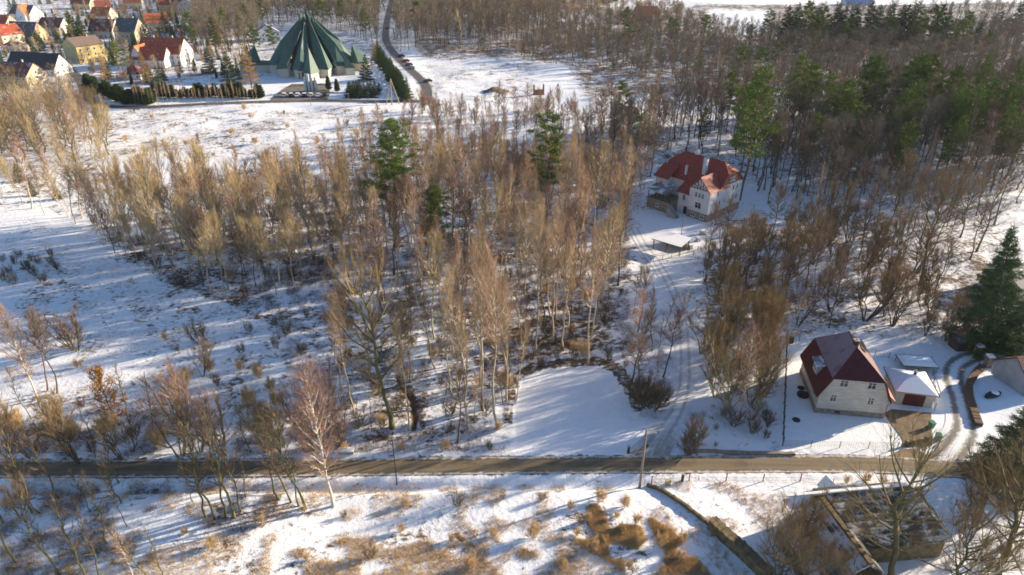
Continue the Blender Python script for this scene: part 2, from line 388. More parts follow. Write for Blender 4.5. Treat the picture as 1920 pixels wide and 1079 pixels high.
def road_mat(name, kind):
    m, t, b = nt(name); uv = tc(t, 'UV'); pos = geo_pos(t)
    sep = node(t, 'ShaderNodeSeparateXYZ'); t.links.new(uv, sep.inputs[0]); u = sep.outputs[0]
    c = math_(t, 'ABSOLUTE', math_(t, 'SUBTRACT', u, .5))          # 0 centre .. .5 edge
    n = noise(t, pos, 1.2, 5, .6); nf = noise(t, pos, 6, 4, .65)
    mp = node(t, 'ShaderNodeMapping'); mp.inputs['Scale'].default_value = (6, .09, 1); t.links.new(uv, mp.inputs[0])
    ns = noise(t, mp.outputs[0], 1.0, 5, .65)
    if kind == 'asphalt':
        col = mixc(t, ramp(t, ns, .35, .7), (.20, .155, .095), (.13, .10, .065))
        col = mixc(t, math_(t, 'MULTIPLY', ramp(t, nf, .45, .7), .5), col, (.27, .21, .14))
        col = mixc(t, math_(t, 'MULTIPLY', ramp(t, noise(t, pos, .35, 4, .6), .48, .66), .6), col, (.10, .08, .06))
        wr = math_(t, 'ABSOLUTE', math_(t, 'SUBTRACT', c, .24)); col = mixc(t, math_(t, 'MULTIPLY', math_(t, 'SUBTRACT', 1.0, ramp(t, wr, .03, .1)), .35), col, (.24, .19, .125))
        e = ramp(t, math_(t, 'ADD', c, math_(t, 'MULTIPLY', math_(t, 'SUBTRACT', n, .5), .5)), .36, .47)
        col = mixc(t, math_(t, 'MULTIPLY', e, .8), col, (.60, .58, .55))
    elif kind == 'far':
        col = mixc(t, ramp(t, ns, .35, .7), (.13, .12, .11), (.09, .085, .08))
        e = ramp(t, math_(t, 'ADD', c, math_(t, 'MULTIPLY', math_(t, 'SUBTRACT', n, .5), .1)), .44, .49)
        col = mixc(t, e, col, (.6, .6, .6))
    else:                                                          # snowy track with two worn ruts
        rut = math_(t, 'ABSOLUTE', math_(t, 'SUBTRACT', c, .21))
        w = math_(t, 'ADD', rut, math_(t, 'MULTIPLY', math_(t, 'SUBTRACT', n, .5), .22))
        k = math_(t, 'SUBTRACT', 1.0, ramp(t, w, .03, .12 if kind == 'track' else .16))
        k = math_(t, 'MULTIPLY', k, .42 if kind == 'track' else .9)
        col = mixc(t, k, (.78, .79, .82), (.20, .17, .14) if kind == 'track' else (.12, .10, .075))
        if kind == 'track':
            v = sep.outputs[1]; near = math_(t, 'SUBTRACT', 1.0, ramp(t, math_(t, 'ADD', v, math_(t, 'MULTIPLY', n, 8)), 4, 16))
            col = mixc(t, math_(t, 'MULTIPLY', near, ramp(t, ns, .3, .6)), col, (.28, .22, .15))
        col = mixc(t, ramp(t, nf, .55, .75), col, (.7, .71, .73))
    t.links.new(col, b.inputs['Base Color']); b.inputs['Roughness'].default_value = .7
    bump(t, b, math_(t, 'ADD', nf, ns), .35, .05)
    return m
def strip(name, pts, w, z, mat, label, w2=None):
    n = len(pts); vs = []; fs = []; uvs = []; L = 0; K = 5
    w2 = w2 or w
    for i, p in enumerate(pts):
        a = np.array(pts[max(i - 1, 0)]); c = np.array(pts[min(i + 1, n - 1)]); d = (c - a) / np.linalg.norm(c - a); e = np.array([d[1], -d[0]])
        if i: L += float(np.hypot(*(np.array(p) - np.array(pts[i - 1]))))
        ww = w + (w2 - w) * math.exp(-L / 5.0)
        for k in range(K):
            f = k / (K - 1) - .5; q = np.array(p) + e * f * ww; vs.append((q[0], q[1], z)); uvs.append((k / (K - 1), L))
    for i in range(n - 1):
        for k in range(K - 1): fs.append((i * K + k, i * K + k + 1, (i + 1) * K + k + 1, (i + 1) * K + k))
    me = D.meshes.new(name); me.from_pydata(vs, [], fs); me.materials.append(mat)
    ul = me.uv_layers.new(name='UVMap')
    for l in me.loops: ul.data[l.index].uv = uvs[l.vertex_index]
    return tag(link(D.objects.new(name, me)), label, kind='structure')
strip('road', ROAD, 3.5, .012, road_mat('asphalt', 'asphalt'), 'narrow wet asphalt road running straight across the snow')
strip('track', TRACK, 3.4, .006, road_mat('track_snow', 'track'), 'snowy farm track with two worn wheel ruts climbing into the wood', 6.5)
strip('lane', LANE, 5.2, .005, road_mat('lane_snow', 'lane'), 'curving lane of slush and wheel ruts past the cottage garage', 7)
strip('far_road', FARROAD, 5.0, .008, road_mat('far_asphalt', 'far'), 'asphalt street along the church hedge')
strip('church_lane', LANE2, 5.0, .004, M.setdefault('fa2', road_mat('far_asphalt_lane', 'far')), 'asphalt lane going up into the forest beside the church')
# ------------------------------------------------------------------ building materials
M['white_wall'] = simple('white_render', (.66, .66, .66), (.58, .58, .58), .6)
M['cream_wall'] = simple('cream_render', (.62, .56, .44), (.55, .49, .38), .6)
M['yellow_wall'] = simple('yellow_render', (.56, .45, .19), (.48, .38, .16), .6)
M['beige_wall'] = simple('beige_render', (.45, .38, .28), (.38, .32, .24), .8)
M['peach_wall'] = simple('peach_render', (.58, .38, .24), (.5, .34, .22), .8)
M['grey_wall'] = simple('grey_render', (.36, .36, .37), (.28, .28, .29), .8)
M['stone'] = simple('rubble_stone', (.33, .28, .22), (.17, .145, .12), 1.8, bmp=.6)
M['ruin_wall'] = simple('mossy_masonry', (.22, .16, .085), (.085, .07, .04), 1.4, bmp=.7)
M['concrete'] = simple('concrete', (.42, .40, .37), (.3, .29, .27), 1.2)
M['dark_wood'] = simple('dark_timber', (.10, .07, .05), (.06, .045, .035), 2)
M['brown_wood'] = simple('brown_boards', (.24, .12, .07), (.17, .085, .055), 2)
M['pale_wood'] = simple('pale_timber', (.45, .34, .2), (.3, .22, .13), 2)
M['garage'] = simple('garage_door', (.12, .03, .025), (.09, .022, .02), 2, rough=.5)
M['glass'] = plain('window_glass', (.03, .04, .05), .15, spec=.6)
M['frame'] = plain('white_frame', (.7, .7, .69), .5)
M['black'] = plain('black_metal', (.02, .02, .022), .5)
M['steel'] = plain('grey_steel', (.3, .31, .32), .45, .5)
M['green_plastic'] = plain('green_plastic', (.01, .16, .09), .45)
M['green_mesh'] = plain('green_wire', (.03, .07, .05), .5)
M['rust_iron'] = simple('rusty_iron', (.3, .11, .05), (.2, .07, .035), 3)
M['pole_conc'] = simple('weathered_pole', (.30, .24, .18), (.2, .16, .13), 1.0)
for k, c, c2, kw in [('maroon', (.10, .017, .022), (.07, .012, .016), {}), ('maroon_snow', (.13, .020, .026), (.09, .015, .02), dict(snow=.85, thin=.2)), ('villa_red', (.34, .065, .04), (.25, .045, .03), {}),
                     ('navy', (.03, .038, .05), (.025, .03, .04), {}), ('slate', (.10, .11, .13), (.07, .08, .09), dict(snow=.25)), ('orange', (.55, .16, .05), (.42, .11, .035), dict(snow=.3, thin=.5)),
                     ('redorange', (.42, .09, .04), (.30, .06, .03), dict(snow=.3, thin=.5)), ('rust', (.32, .10, .06), (.25, .07, .045), {}), ('darkred', (.17, .045, .042), (.12, .032, .032), dict(snow=.35, thin=.6)), ('greybrown', (.25, .18, .14), (.2, .14, .11), {}),
                     ('ruin', (.045, .038, .028), (.03, .026, .02), dict(snow=.47, rows=2.6, moss=(.055, .042, .018), thin=.55)), ('ruin_snowy', (.09, .08, .06), (.05, .045, .035), dict(snow=.72, rows=2.6, thin=.75)),
                     ('snowroof', (.25, .05, .04), (.2, .04, .03), dict(snow=1.6)), ('blue', (.08, .16, .4), (.06, .12, .33), {}), ('grey', (.22, .22, .23), (.16, .16, .17), dict(snow=.5))]:
    M['roof_' + k] = roof_mat('roof_' + k, c, c2, **kw)
m, t, b = nt('copper_green'); co = tc(t)
mp = node(t, 'ShaderNodeMapping'); mp.inputs['Scale'].default_value = (1.3, 1.3, .12); t.links.new(co, mp.inputs[0])
n = noise(t, mp.outputs[0], 1.2, 5, .6)
t.links.new(mixc(t, ramp(t, n, .3, .7), (.055, .105, .09), (.085, .15, .125)), b.inputs['Base Color']); b.inputs['Roughness'].default_value = .55; M['copper'] = m
M['copper_dark'] = simple('valley_glazing', (.02, .03, .035), (.03, .04, .045), .8, rough=.35)

HOUSES_AT = []
unit_ = lambda v: v / np.linalg.norm(v)
def gable_wall(mb, w, d, h, rh, k, ax, m=0):
    """wall body: profile across the ridge extruded along it; ax='y' ridge runs along y"""
    s = (w if ax == 'y' else d) / 2; e = (d if ax == 'y' else w) / 2
    prof = [(-s, 0), (s, 0), (s, h), (s * (1 - k), h + rh * k), (-s * (1 - k), h + rh * k), (-s, h)] if 0 < k < 1 else ([(-s, 0), (s, 0), (s, h), (0, h + rh), (-s, h)] if k >= 1 else [(-s, 0), (s, 0), (s, h), (-s, h)])
    n = len(prof); P = lambda a, z, q: (a, q, z) if ax == 'y' else (q, a, z)
    vs = [P(a, z, -e) for a, z in prof] + [P(a, z, e) for a, z in prof]
    mb.mesh(vs, [tuple(range(n)), tuple(range(n, 2 * n))[::-1]] + [(i, i + n, (i + 1) % n + n, (i + 1) % n) for i in range(n)], m)
def gable_roof(w, d, h, rh, k=1.0, ax='y', over=.4, t=.18, inset=None):
    """two slopes plus, for k<1, hips at both ends; all slabs with thickness"""
    s = (w if ax == 'y' else d) / 2; e = (d if ax == 'y' else w) / 2; f = over / s
    P = lambda a, q, z: (a, q, z) if ax == 'y' else (q, a, z)
    so = s + over; eo = e + over * .7; zb = h - rh * f; mb = MB(); lift = .1
    ins = (inset if inset is not None else (1 - k) * s * .9) if k < 1 else 0
    zk = h + rh * k; ak = s * (1 - k)
    for g in (-1, 1):
        if k >= 1: pts = [P(g * so, -eo, zb), P(g * so, eo, zb), P(0, eo, h + rh), P(0, -eo, h + rh)]
        elif k <= 0: pts = [P(g * so, -eo, zb), P(g * so, eo, zb), P(0, eo - ins - over, h + rh), P(0, -eo + ins + over, h + rh)]
        else: pts = [P(g * so, -eo, zb), P(g * so, eo, zb), P(g * ak, eo, zk), P(0, eo - ins, h + rh), P(0, -eo + ins, h + rh), P(g * ak, -eo, zk)]
        mb.slab([(x, y, z + lift) for x, y, z in pts], t)
    if k < 1:
        for g in (-1, 1):
            if k <= 0: pts = [P(-so, g * eo, zb), P(so, g * eo, zb), P(0, g * (eo - ins - over), h + rh)]
            else: pts = [P(-ak, g * eo, zk), P(ak, g * eo, zk), P(0, g * (eo - ins), h + rh)]
            mb.slab([(x, y, z + lift - .004) for x, y, z in pts], t)
    return mb
def window(parent, x, y, z, w, h, nx_, ny_, sub=True, cross=True):
    """window on a wall, centre x, y, z, outward normal nx_, ny_"""
    tx, ty = -ny_, nx_; fm = MB(); a = .09
    def bar(u0, u1, z0, z1, o0, o1):
        p = lambda u, o, zz: (x + tx * u + nx_ * o, y + ty * u + ny_ * o, zz)
        fm.mesh([p(u0, o0, z0), p(u1, o0, z0), p(u1, o1, z0), p(u0, o1, z0), p(u0, o0, z1), p(u1, o0, z1), p(u1, o1, z1), p(u0, o1, z1)],
                [(3, 2, 1, 0), (4, 5, 6, 7), (0, 1, 5, 4), (1, 2, 6, 5), (2, 3, 7, 6), (3, 0, 4, 7)])
    for q in ((-w / 2, -w / 2 + a), (w / 2 - a, w / 2)): bar(q[0], q[1], z - h / 2, z + h / 2, -.05, .06)
    bar(-w / 2 + a, w / 2 - a, z - h / 2, z - h / 2 + a, -.05, .06); bar(-w / 2 + a, w / 2 - a, z + h / 2 - a, z + h / 2, -.05, .06)
    if cross: bar(-.035, .035, z - h / 2 + a, z + h / 2 - a, -.05, .05); bar(-w / 2 + a, -.035, z + h * .12, z + h * .12 + .06, -.05, .05); bar(.035, w / 2 - a, z + h * .12, z + h * .12 + .06, -.05, .05)
    bar(-w / 2 - .08, w / 2 + .08, z - h / 2 - .1, z - h / 2 - .003, -.05, .14)
    f = fm.build('window', M['frame'], parent)
    pm = MB(); p = lambda u, o, zz: (x + tx * u + nx_ * o, y + ty * u + ny_ * o, zz)
    pm.mesh([p(-w / 2 + .02, .02, z - h / 2 + .02), p(w / 2 - .02, .02, z - h / 2 + .02), p(w / 2 - .02, .02, z + h / 2 - .02), p(-w / 2 + .02, .02, z + h / 2 - .02),
             p(-w / 2 + .02, -.04, z - h / 2 + .02), p(w / 2 - .02, -.04, z - h / 2 + .02), p(w / 2 - .02, -.04, z + h / 2 - .02), p(-w / 2 + .02, -.04, z + h / 2 - .02)],
            [(0, 1, 2, 3), (7, 6, 5, 4), (0, 4, 5, 1), (1, 5, 6, 2), (2, 6, 7, 3), (3, 7, 4, 0)])
    pm.build('pane', M['glass'], f); return f
def chimney(parent, x, y, z0, z1, w=.6, mat='white_wall'):
    mb = MB(); mb.box(x - w / 2, x + w / 2, y - w / 2, y + w / 2, z0, z1); c = mb.build('chimney', M[mat], parent)
    mb = MB(); mb.box(x - w / 2 - .07, x + w / 2 + .07, y - w / 2 - .07, y + w / 2 + .07, z1 + .002, z1 + .1); mb.tube([(x, y, z1 + .1), (x, y, z1 + .4)], [.12, .12], 8); mb.build('cap', M['concrete'], c)
def house(px, by, w, d, h, rh, rot, roof, wall, label, k=1.0, ax='x', name='house', wing=None, chims=1, rows=None, dormer=False, group=None, wing2=None):
    w, d, h, rh = w * 1.16, d * 1.12, h * 1.08, rh * 1.15
    if wing: wing = tuple(q * 1.15 if not isinstance(q, str) else q for q in wing)
    x, y = G(px, by); y += d / 2; HOUSES_AT.append((x, y, max(w, d) * .6 + 2)); o = empty(name, (x, y, gz(x, y)), radians(rot), label, 'house', group)
    mb = MB(); gable_wall(mb, w, d, h, rh - .12, k, ax); wl = mb.build('wall', M[wall], o)
    rf = gable_roof(w, d, h, rh, k, ax).build('roof', M['roof_' + roof], o)
    for c in range(chims): chimney(rf, *((w * (.22 - .44 * c), .6) if ax == 'x' else (.6, d * (.2 - .4 * c))), h + rh * .55, h + rh + .9, .65, 'rust' if 0 else 'concrete')
    rows = rows or [1.5] + ([4.1] if h > 5 else [])
    for z in rows:
        if z + .7 > h: continue
        for i in range(max(2, int(w // 3))):
            n = max(2, int(w // 3)); window(o, -w / 2 + w * (i + .5) / n, -d / 2, z, 1.15, 1.3, 0, -1, cross=False)
        for i in range(max(1, int(d // 3.2))):
            n = max(1, int(d // 3.2)); window(o, w / 2, -d / 2 + d * (i + .5) / n, z, 1.1, 1.3, 1, 0, cross=False)
    if ax == 'x' and k >= .5 and rh > 2.5: window(o, w / 2, 0, h + .9, 1.2, 1.2, 1, 0, cross=False)
    if ax == 'y' and k >= .5 and rh > 2.5: window(o, 0, -d / 2, h + .9, 1.2, 1.2, 0, -1, cross=False)
    mb = MB(); mb.box(-.5 + w * .0, .5, -d / 2 - .06, -d / 2 + .03, .05, 2.1); mb.build('door', M['brown_wood'], o)
    for wing in [w_ for w_ in (wing, wing2) if w_]:   # (x offset, y offset, w, d, h, rh, axis, roof)
        wx, wy, ww, wd, wh, wrh, wax, wroof = wing
        mb = MB(); gable_wall(mb, ww, wd, wh, wrh - .12, 1, wax); q = mb.build('wing_wall', M[wall], o, loc=(wx, wy, 0)); q2 = gable_roof(ww, wd, wh, wrh, 1, wax).build('wing_roof', M['roof_' + wroof], o, loc=(wx, wy, .013))
        if wax == 'y':
            window(o, wx, wy - wd / 2, wh * .55, 1.2, 1.3, 0, -1, cross=False)
    if dormer:
        mb = MB(); mb.box(-1.1, 1.1, -d / 2 + .5, 0, h, h + 1.7); dm = mb.build('dormer', M[wall], o)
        mb = MB(); mb.slab([(-1.4, -d / 2 + .2, h + 1.75), (1.4, -d / 2 + .2, h + 1.75), (1.4, .2, h + 2.3), (-1.4, .2, h + 2.3)], .12); mb.build('dormer_roof', M['roof_' + roof], dm)
        window(o, 0, -d / 2 + .5, h + .95, 1.2, 1.0, 0, -1, cross=False)
    return o

# ------------------------------------------------------------------ church with the tent roof
def church():
    cx, cy = -102.5, 364.0; o = empty('church', (cx, cy, 0), 0, 'round church under a huge green copper tent roof of folded fins', 'church')
    pol = lambda a, r, z: (r * sin(radians(a)), -r * cos(radians(a)), z)
    N = 10; TZ, TR = 23.5, 3.2
    for i in range(N):
        a = 36 * i - 4; mb = MB(); hw = 13.4; tw = 8.5
        TL, TRt, RT = pol(a - tw, TR, TZ - .6), pol(a + tw, TR, TZ - .6), pol(a, TR + 1.5, TZ + 1.0)
        BL, BR, PR = pol(a - hw, 18.6, 4.4), pol(a + hw, 18.6, 4.4), pol(a + 2, 22.4, 4.0)
        MLt = pol(a + 2, 14.6, 15.0)
        for pts in ([TL, BL, PR, MLt], [TL, MLt, RT], [RT, MLt, TRt], [MLt, PR, BR, TRt]): mb.slab(pts[::-1], .25)
        mb.build('roof_fin', M['copper'], o)
        mb = MB(); q = 17.0
        mb.slab([pol(a + tw - 5, TR * .8, TZ - 1.0), pol(a + 41 - tw, TR * .8, TZ - 1.0), pol(a + 41 - hw, q, 3.4), pol(a + hw - 5, q, 3.4)][::-1], .2); mb.build('valley_glazing', M['copper_dark'], o)
        mb = MB(); b0 = [pol(a - hw + 1, 17.9, 0), pol(a + 2, 21.4, 0), pol(a + hw - 1, 17.9, 0), pol(a + hw - 1, 14, 0), pol(a - hw + 1, 14, 0)]
        tz = [4.3, 3.95, 4.3, 6.5, 6.5]; n = 5
        mb.mesh(b0 + [(p[0], p[1], z) for p, z in zip(b0, tz)], [(0, 1, 6, 5), (1, 2, 7, 6), (2, 3, 8, 7), (3, 4, 9, 8), (4, 0, 5, 9), (5, 6, 7, 8, 9)])
        mb.build('wall', M['cream_wall'], o)
        mb = MB(); f0, f1 = pol(a, 1.6, 0), pol(a, 3.9, 0); top = 28.3 - (i % 3) * .9; e = (cos(radians(a)) * .12, sin(radians(a)) * .12)
        V_ = [(f0[0], f0[1], TZ - 1.2), (f1[0], f1[1], TZ - 1.2), (f1[0] * .95, f1[1] * .95, top), (f0[0] * 1.6, f0[1] * 1.6, top - .8)]
        mb.mesh([(x + e[0], y + e[1], z) for x, y, z in V_] + [(x - e[0], y - e[1], z) for x, y, z in V_], [(0, 1, 2, 3), (7, 6, 5, 4), (0, 4, 5, 1), (1, 5, 6, 2), (2, 6, 7, 3), (3, 7, 4, 0)])
        mb.build('spire_blade', M['copper'], o)
    mb = MB(); mb.tube([(0, 0, TZ - 2), (0, 0, TZ + 2.5), (0, 0, TZ + 5.5), (0, 0, 31)], [2.3, 1.9, .3, .12], 10); mb.build('lantern', M['copper_dark'], o)
    def small(a, r, w, h, eave, nm):
        mb = MB(); c = pol(a, r, 0); f = pol(a, r + w * .75, 0); l = pol(a - degrees_(w * .62 / r), r, 0); rr = pol(a + degrees_(w * .62 / r), r, 0); ap = pol(a, r - w * .45, h); bk = pol(a, r - w * .7, 0)
        z = lambda p, zz: (p[0], p[1], zz)
        for pts in ([z(l, eave), z(f, eave), ap], [z(f, eave), z(rr, eave), ap], [z(rr, eave), z(bk, eave), ap], [z(bk, eave), z(l, eave), ap]): mb.slab(pts, .2)
        p = mb.build(nm, M['copper'], o); mb = MB(); cc = np.array(c[:2])
        ring = [cc + (np.array(q[:2]) - cc) * .88 for q in (l, f, rr, bk)]
        mb.mesh([(q[0], q[1], 0) for q in ring] + [(q[0], q[1], eave + .05) for q in ring], [(0, 1, 5, 4), (1, 2, 6, 5), (2, 3, 7, 6), (3, 0, 4, 7), (4, 5, 6, 7)]); mb.build('chapel_wall', M['cream_wall'], o)
    degrees_ = math.degrees
    small(12, 21.5, 6.5, 14.5, 3.2, 'entrance_canopy'); small(98, 24, 7.5, 12.5, 3.6, 'chapel_roof'); small(66, 22.5, 5, 9, 3.6, 'chapel_roof')
    mb = MB(); mb.tube([pol(11, 19.5, 9), pol(11, 18.3, 16.5)], [.3, .08], 5); mb.build('canopy_spike', M['copper'], o)
    small(-88, 32, 8.5, 13, 3.4, 'annexe_roof')
    mb = MB(); mb.box(-31, -19, -3.5, 3, 0, 3.6); mb.build('annexe_wall', M['cream_wall'], o)
    mb = MB(); mb.slab([(-31.5, -4, 3.7), (-18, -4, 3.7), (-18, -.3, 5.2), (-31.5, -.3, 5.2)], .2); mb.slab([(-31.5, -.3, 5.2), (-18, -.3, 5.2), (-18, 3.4, 3.7), (-31.5, 3.4, 3.7)], .2); mb.build('annexe_roof', M['copper'], o)
    mb = MB(); mb.box(-1.8, 1.8, -20.9, -20.2, .02, 3.1); mb.build('door', M['black'], o)
church()
HOUSES_AT.append((-102.5, 362, 34))
x, y = G(583, 172)
o = empty('bell_monument', (x, y, 0), 0, 'white monument of slender concrete pillars on the church forecourt', 'monument')
for dx, hh, dy in ((-2.3, 6.4, 0), (-.8, 7.6, .5), (.8, 7.4, 0), (2.3, 6.2, .5)):
    mb = MB(); mb.box(dx - .45, dx + .45, dy - .3, dy + .3, 0, hh); mb.build('pillar', M['white_wall'], o)
mb = MB(); mb.box(-2.8, 2.8, .9, 1.2, 0, 4.6); mb.build('back_wall', M['grey_wall'], o)
fx, fy = G(560, 175)
def patch(name, pts, z, mat, label):
    mb = MB(); mb.poly([(p[0], p[1], z) for p in pts]); return tag(mb.build(name, mat), label, kind='structure')
M['forecourt'] = simple('forecourt_paving', (.22, .19, .15), (.13, .12, .11), .35)
patch('forecourt', [G(505, 190), G(530, 168), G(548, 158), G(612, 158), G(620, 176), G(612, 190)], .03, M['forecourt'], 'paved forecourt of the church, partly wet')
M['yard_conc'] = simple('yard_concrete', (.22, .155, .09), (.12, .09, .06), .9)
patch('driveway', [G(1656, 776), G(1672, 768), G(1746, 775), G(1748, 838), G(1698, 840), G(1690, 820)], .02, M['yard_conc'], 'brown wet concrete driveway before the garage')
patch('verge', [G(1690, 843), G(1770, 838), G(1795, 868), G(1640, 868)], .001, simple('muddy_verge', (.30, .21, .11), (.17, .12, .065), .7), 'muddy verge where the driveway meets the road')
patch('far_yard', [G(1630, 12), G(1640, 6), G(1920, 0), G(1920, 6)], .3, M['snow'], 'snow field at the far edge')

# ------------------------------------------------------------------ cottage
def cottage():
    a = radians(-8.5); fl = np.array(G(1528, 774)); fr = np.array(G(1653, 784.4)); mid = (fl + fr) / 2
    W, Dp, k1, kx = 10.2, 11.0, 6.9, 3.9; o = empty('cottage', (mid[0], mid[1], -.02), a, 'cream cottage with maroon half-hipped mansard roof, snow on one slope', 'house')
    E, RZ = 3.7, 10.4; w2 = W / 2
    prof = [(-w2, .9), (w2, .9), (w2, E), (kx, k1), (-kx, k1), (-w2, E)]; n = 6; mb = MB()
    mb.mesh([(p[0], 0, p[1]) for p in prof] + [(p[0], Dp, p[1]) for p in prof], [tuple(range(n)), tuple(range(n, 2 * n))[::-1]] + [(i, i + n, (i + 1) % n + n, (i + 1) % n) for i in range(n)])
    m, t, b = nt('cottage_render'); co = tc(t); mp = node(t, 'ShaderNodeMapping'); mp.inputs['Scale'].default_value = (.5, .5, 2.4); t.links.new(co, mp.inputs[0])
    t.links.new(mixc(t, ramp(t, noise(t, mp.outputs[0], 1.1, 6, .6), .3, .7), (.62, .58, .50), (.45, .41, .35)), b.inputs['Base Color'])
    mb.build('wall', m, o)
    mb = MB(); mb.box(-w2 - .08, w2 + .08, -.08, Dp + .08, 0, .9 - .003); mb.build('stone_base', M['stone'], o)
    y0, y1 = -.45, Dp + .45; r0, r1 = 3.6, 8.4; ov = .5; eo = w2 + ov; ez = E - ov * .95
    mb = MB(); L = .12
    def sl(pts, m=0, t=.18): mb.slab([(x, y, z + L) for x, y, z in pts], t, m, 0)
    sl([(-eo, y0, ez), (-eo, y1, ez), (-kx, y1, k1), (-kx, y0, k1)], 0)
    sl([(eo, y0, ez), (eo, y1, ez), (kx, y1, k1), (kx, y0, k1)], 0)
    sl([(-kx, y0, k1), (-kx, y1, k1), (0, r1, RZ), (0, r0, RZ)], 1)
    sl([(kx, y0, k1), (kx, y1, k1), (0, r1, RZ), (0, r0, RZ)], 0)
    sl([(-kx, y0, k1), (kx, y0, k1), (0, r0, RZ)], 0); sl([(-kx, y1, k1), (kx, y1, k1), (0, r1, RZ)], 0)
    rf = mb.build('roof', [M['roof_maroon'], M['roof_maroon_snow']], o)
    mb = MB(); mb.tube([(0, r0, RZ + .15), (0, r1, RZ + .15)], [.12, .12], 6)
    for s in (-1, 1): mb.tube([(0, r0, RZ + .13), (s * kx, y0, k1 + .14)], [.1, .1], 6); mb.tube([(s * kx, y0, k1 + .12), (s * eo, y0, ez + .12)], [.07, .07], 5)
    mb.build('ridge_tiles', M['roof_maroon'], rf)
    chimney(rf, .15, 4.9, 9, 11.1, .7, 'dark_wood')
    mb = MB()   # dormer on the left slope
    mb.box(-5.0, -3.6, 3.6, 6.0, 4.6, 6.5); dm = mb.build('dormer', M['grey_wall'], o)
    mb = MB(); mb.slab([(-5.4, 3.3, 6.5), (-5.4, 6.3, 6.5), (-3.2, 6.3, 7.15), (-3.2, 3.3, 7.15)], .12); mb.build('dormer_roof', M['roof_grey'], dm)
    window(dm, -5.0, 4.8, 5.5, 1.5, 1.1, -1, 0)
    mb = MB(); mb.slab([(1.35, 5.0, 9.2 + .35), (2.1, 5.0, 8.5 + .35), (2.1, 6.0, 8.5 + .35), (1.35, 6.0, 9.2 + .35)], .08); mb.build('skylight', M['glass'], rf)
    for x, z, w, h in ((-1.9, 6.0, 1.3, 1.25), (2.2, 6.0, 1.3, 1.25), (-2.9, 3.1, 1.0, 1.35), (2.7, 3.1, 1.0, 1.35)): window(o, x, -.0, z, w, h, 0, -1)
    mb = MB(); mb.box(-2.2, -1.4, -.14, -.06, .35, .72); mb.build('cellar_vent', M['black'], o)
    window(o, w2, 6.0, 2.4, 1.1, 1.3, 1, 0); window(o, -w2, 2.4, 2.4, 1.1, 1.3, -1, 0); window(o, -w2, 8.4, 2.4, 1.1, 1.3, -1, 0)
    mb = MB()   # lean-to porch between house and garage
    mb.slab([(w2 + .1, .6, 4.2), (w2 + 1.6, .6, 2.9), (w2 + 1.6, 5.2, 2.9), (w2 + .1, 5.2, 4.2)], .14); mb.build('porch_roof', M['roof_rust'], o)
    mb = MB(); mb.tube([(-w2 - .45, y0 + .1, ez), (-w2 - .45, y1 - .1, ez)], [.09, .09], 6); mb.build('gutter', M['roof_rust'], o); mb = MB(); mb.tube([(w2 + .45, y0 + .1, ez), (w2 + .45, y1 - .1, ez)], [.09, .09], 6); mb.tube([(w2 + .42, y0 + .05, ez), (w2 + .15, -.15, ez - .5), (w2 + .15, -.15, .3)], [.06] * 3, 6); mb.build('gutter', M['roof_rust'], o)
    # garage annexe: own hipped snowy roof
    gl = np.array(G(1674, 757)); gr = np.array(G(1746, 766)); gm = (gl + gr) / 2; ga = math.atan2(*(gr - gl)[::-1]); gw = float(np.hypot(*(gr - gl)))
    g = empty('garage', (gm[0], gm[1], -.02), ga, 'white garage with brown door under a snow-covered low hipped roof', 'garage')
    gd = 6.2; hh = 2.7
    mb = MB(); mb.box(-gw / 2, gw / 2, 0, gd, 0, hh); mb.build('wall', M['cream_wall'], g)
    rr = gable_roof(gw, gd, hh, 1.25, 0, 'x', .45, .15, inset=2.2); rf = rr.build('roof', M['roof_snowroof'], g, loc=(0, gd / 2, 0))
    mb = MB(); ew, ed = gw / 2 + .5, gd / 2 + .4
    for p, q in (((-ew, -ed), (ew, -ed)), ((ew, -ed), (ew, ed)), ((-ew, ed), (ew, ed)), ((-ew, -ed), (-ew, ed))): mb.tube([(p[0], p[1], hh - .08), (q[0], q[1], hh - .08)], [.08, .08], 5)
    mb.build('gutters', M['roof_rust'], g, loc=(0, gd / 2, 0))
    mb = MB(); mb.box(-1.55, 1.55, -.07, .03, .05, 2.25)
    for i in range(5): mb.box(-1.5, 1.5, -.1, -.073, .12 + i * .43, .48 + i * .43)
    mb.build('door', M['garage'], g)
    chimney(rf, .3, .2, 3.4, 4.5, .35, 'dark_wood')
    for (x, y, r) in ((fl[0] + 5, fl[1] + 5, 9), (gm[0], gm[1] + 3, 6)): HOUSES_AT.append((x, y, r))
cottage()

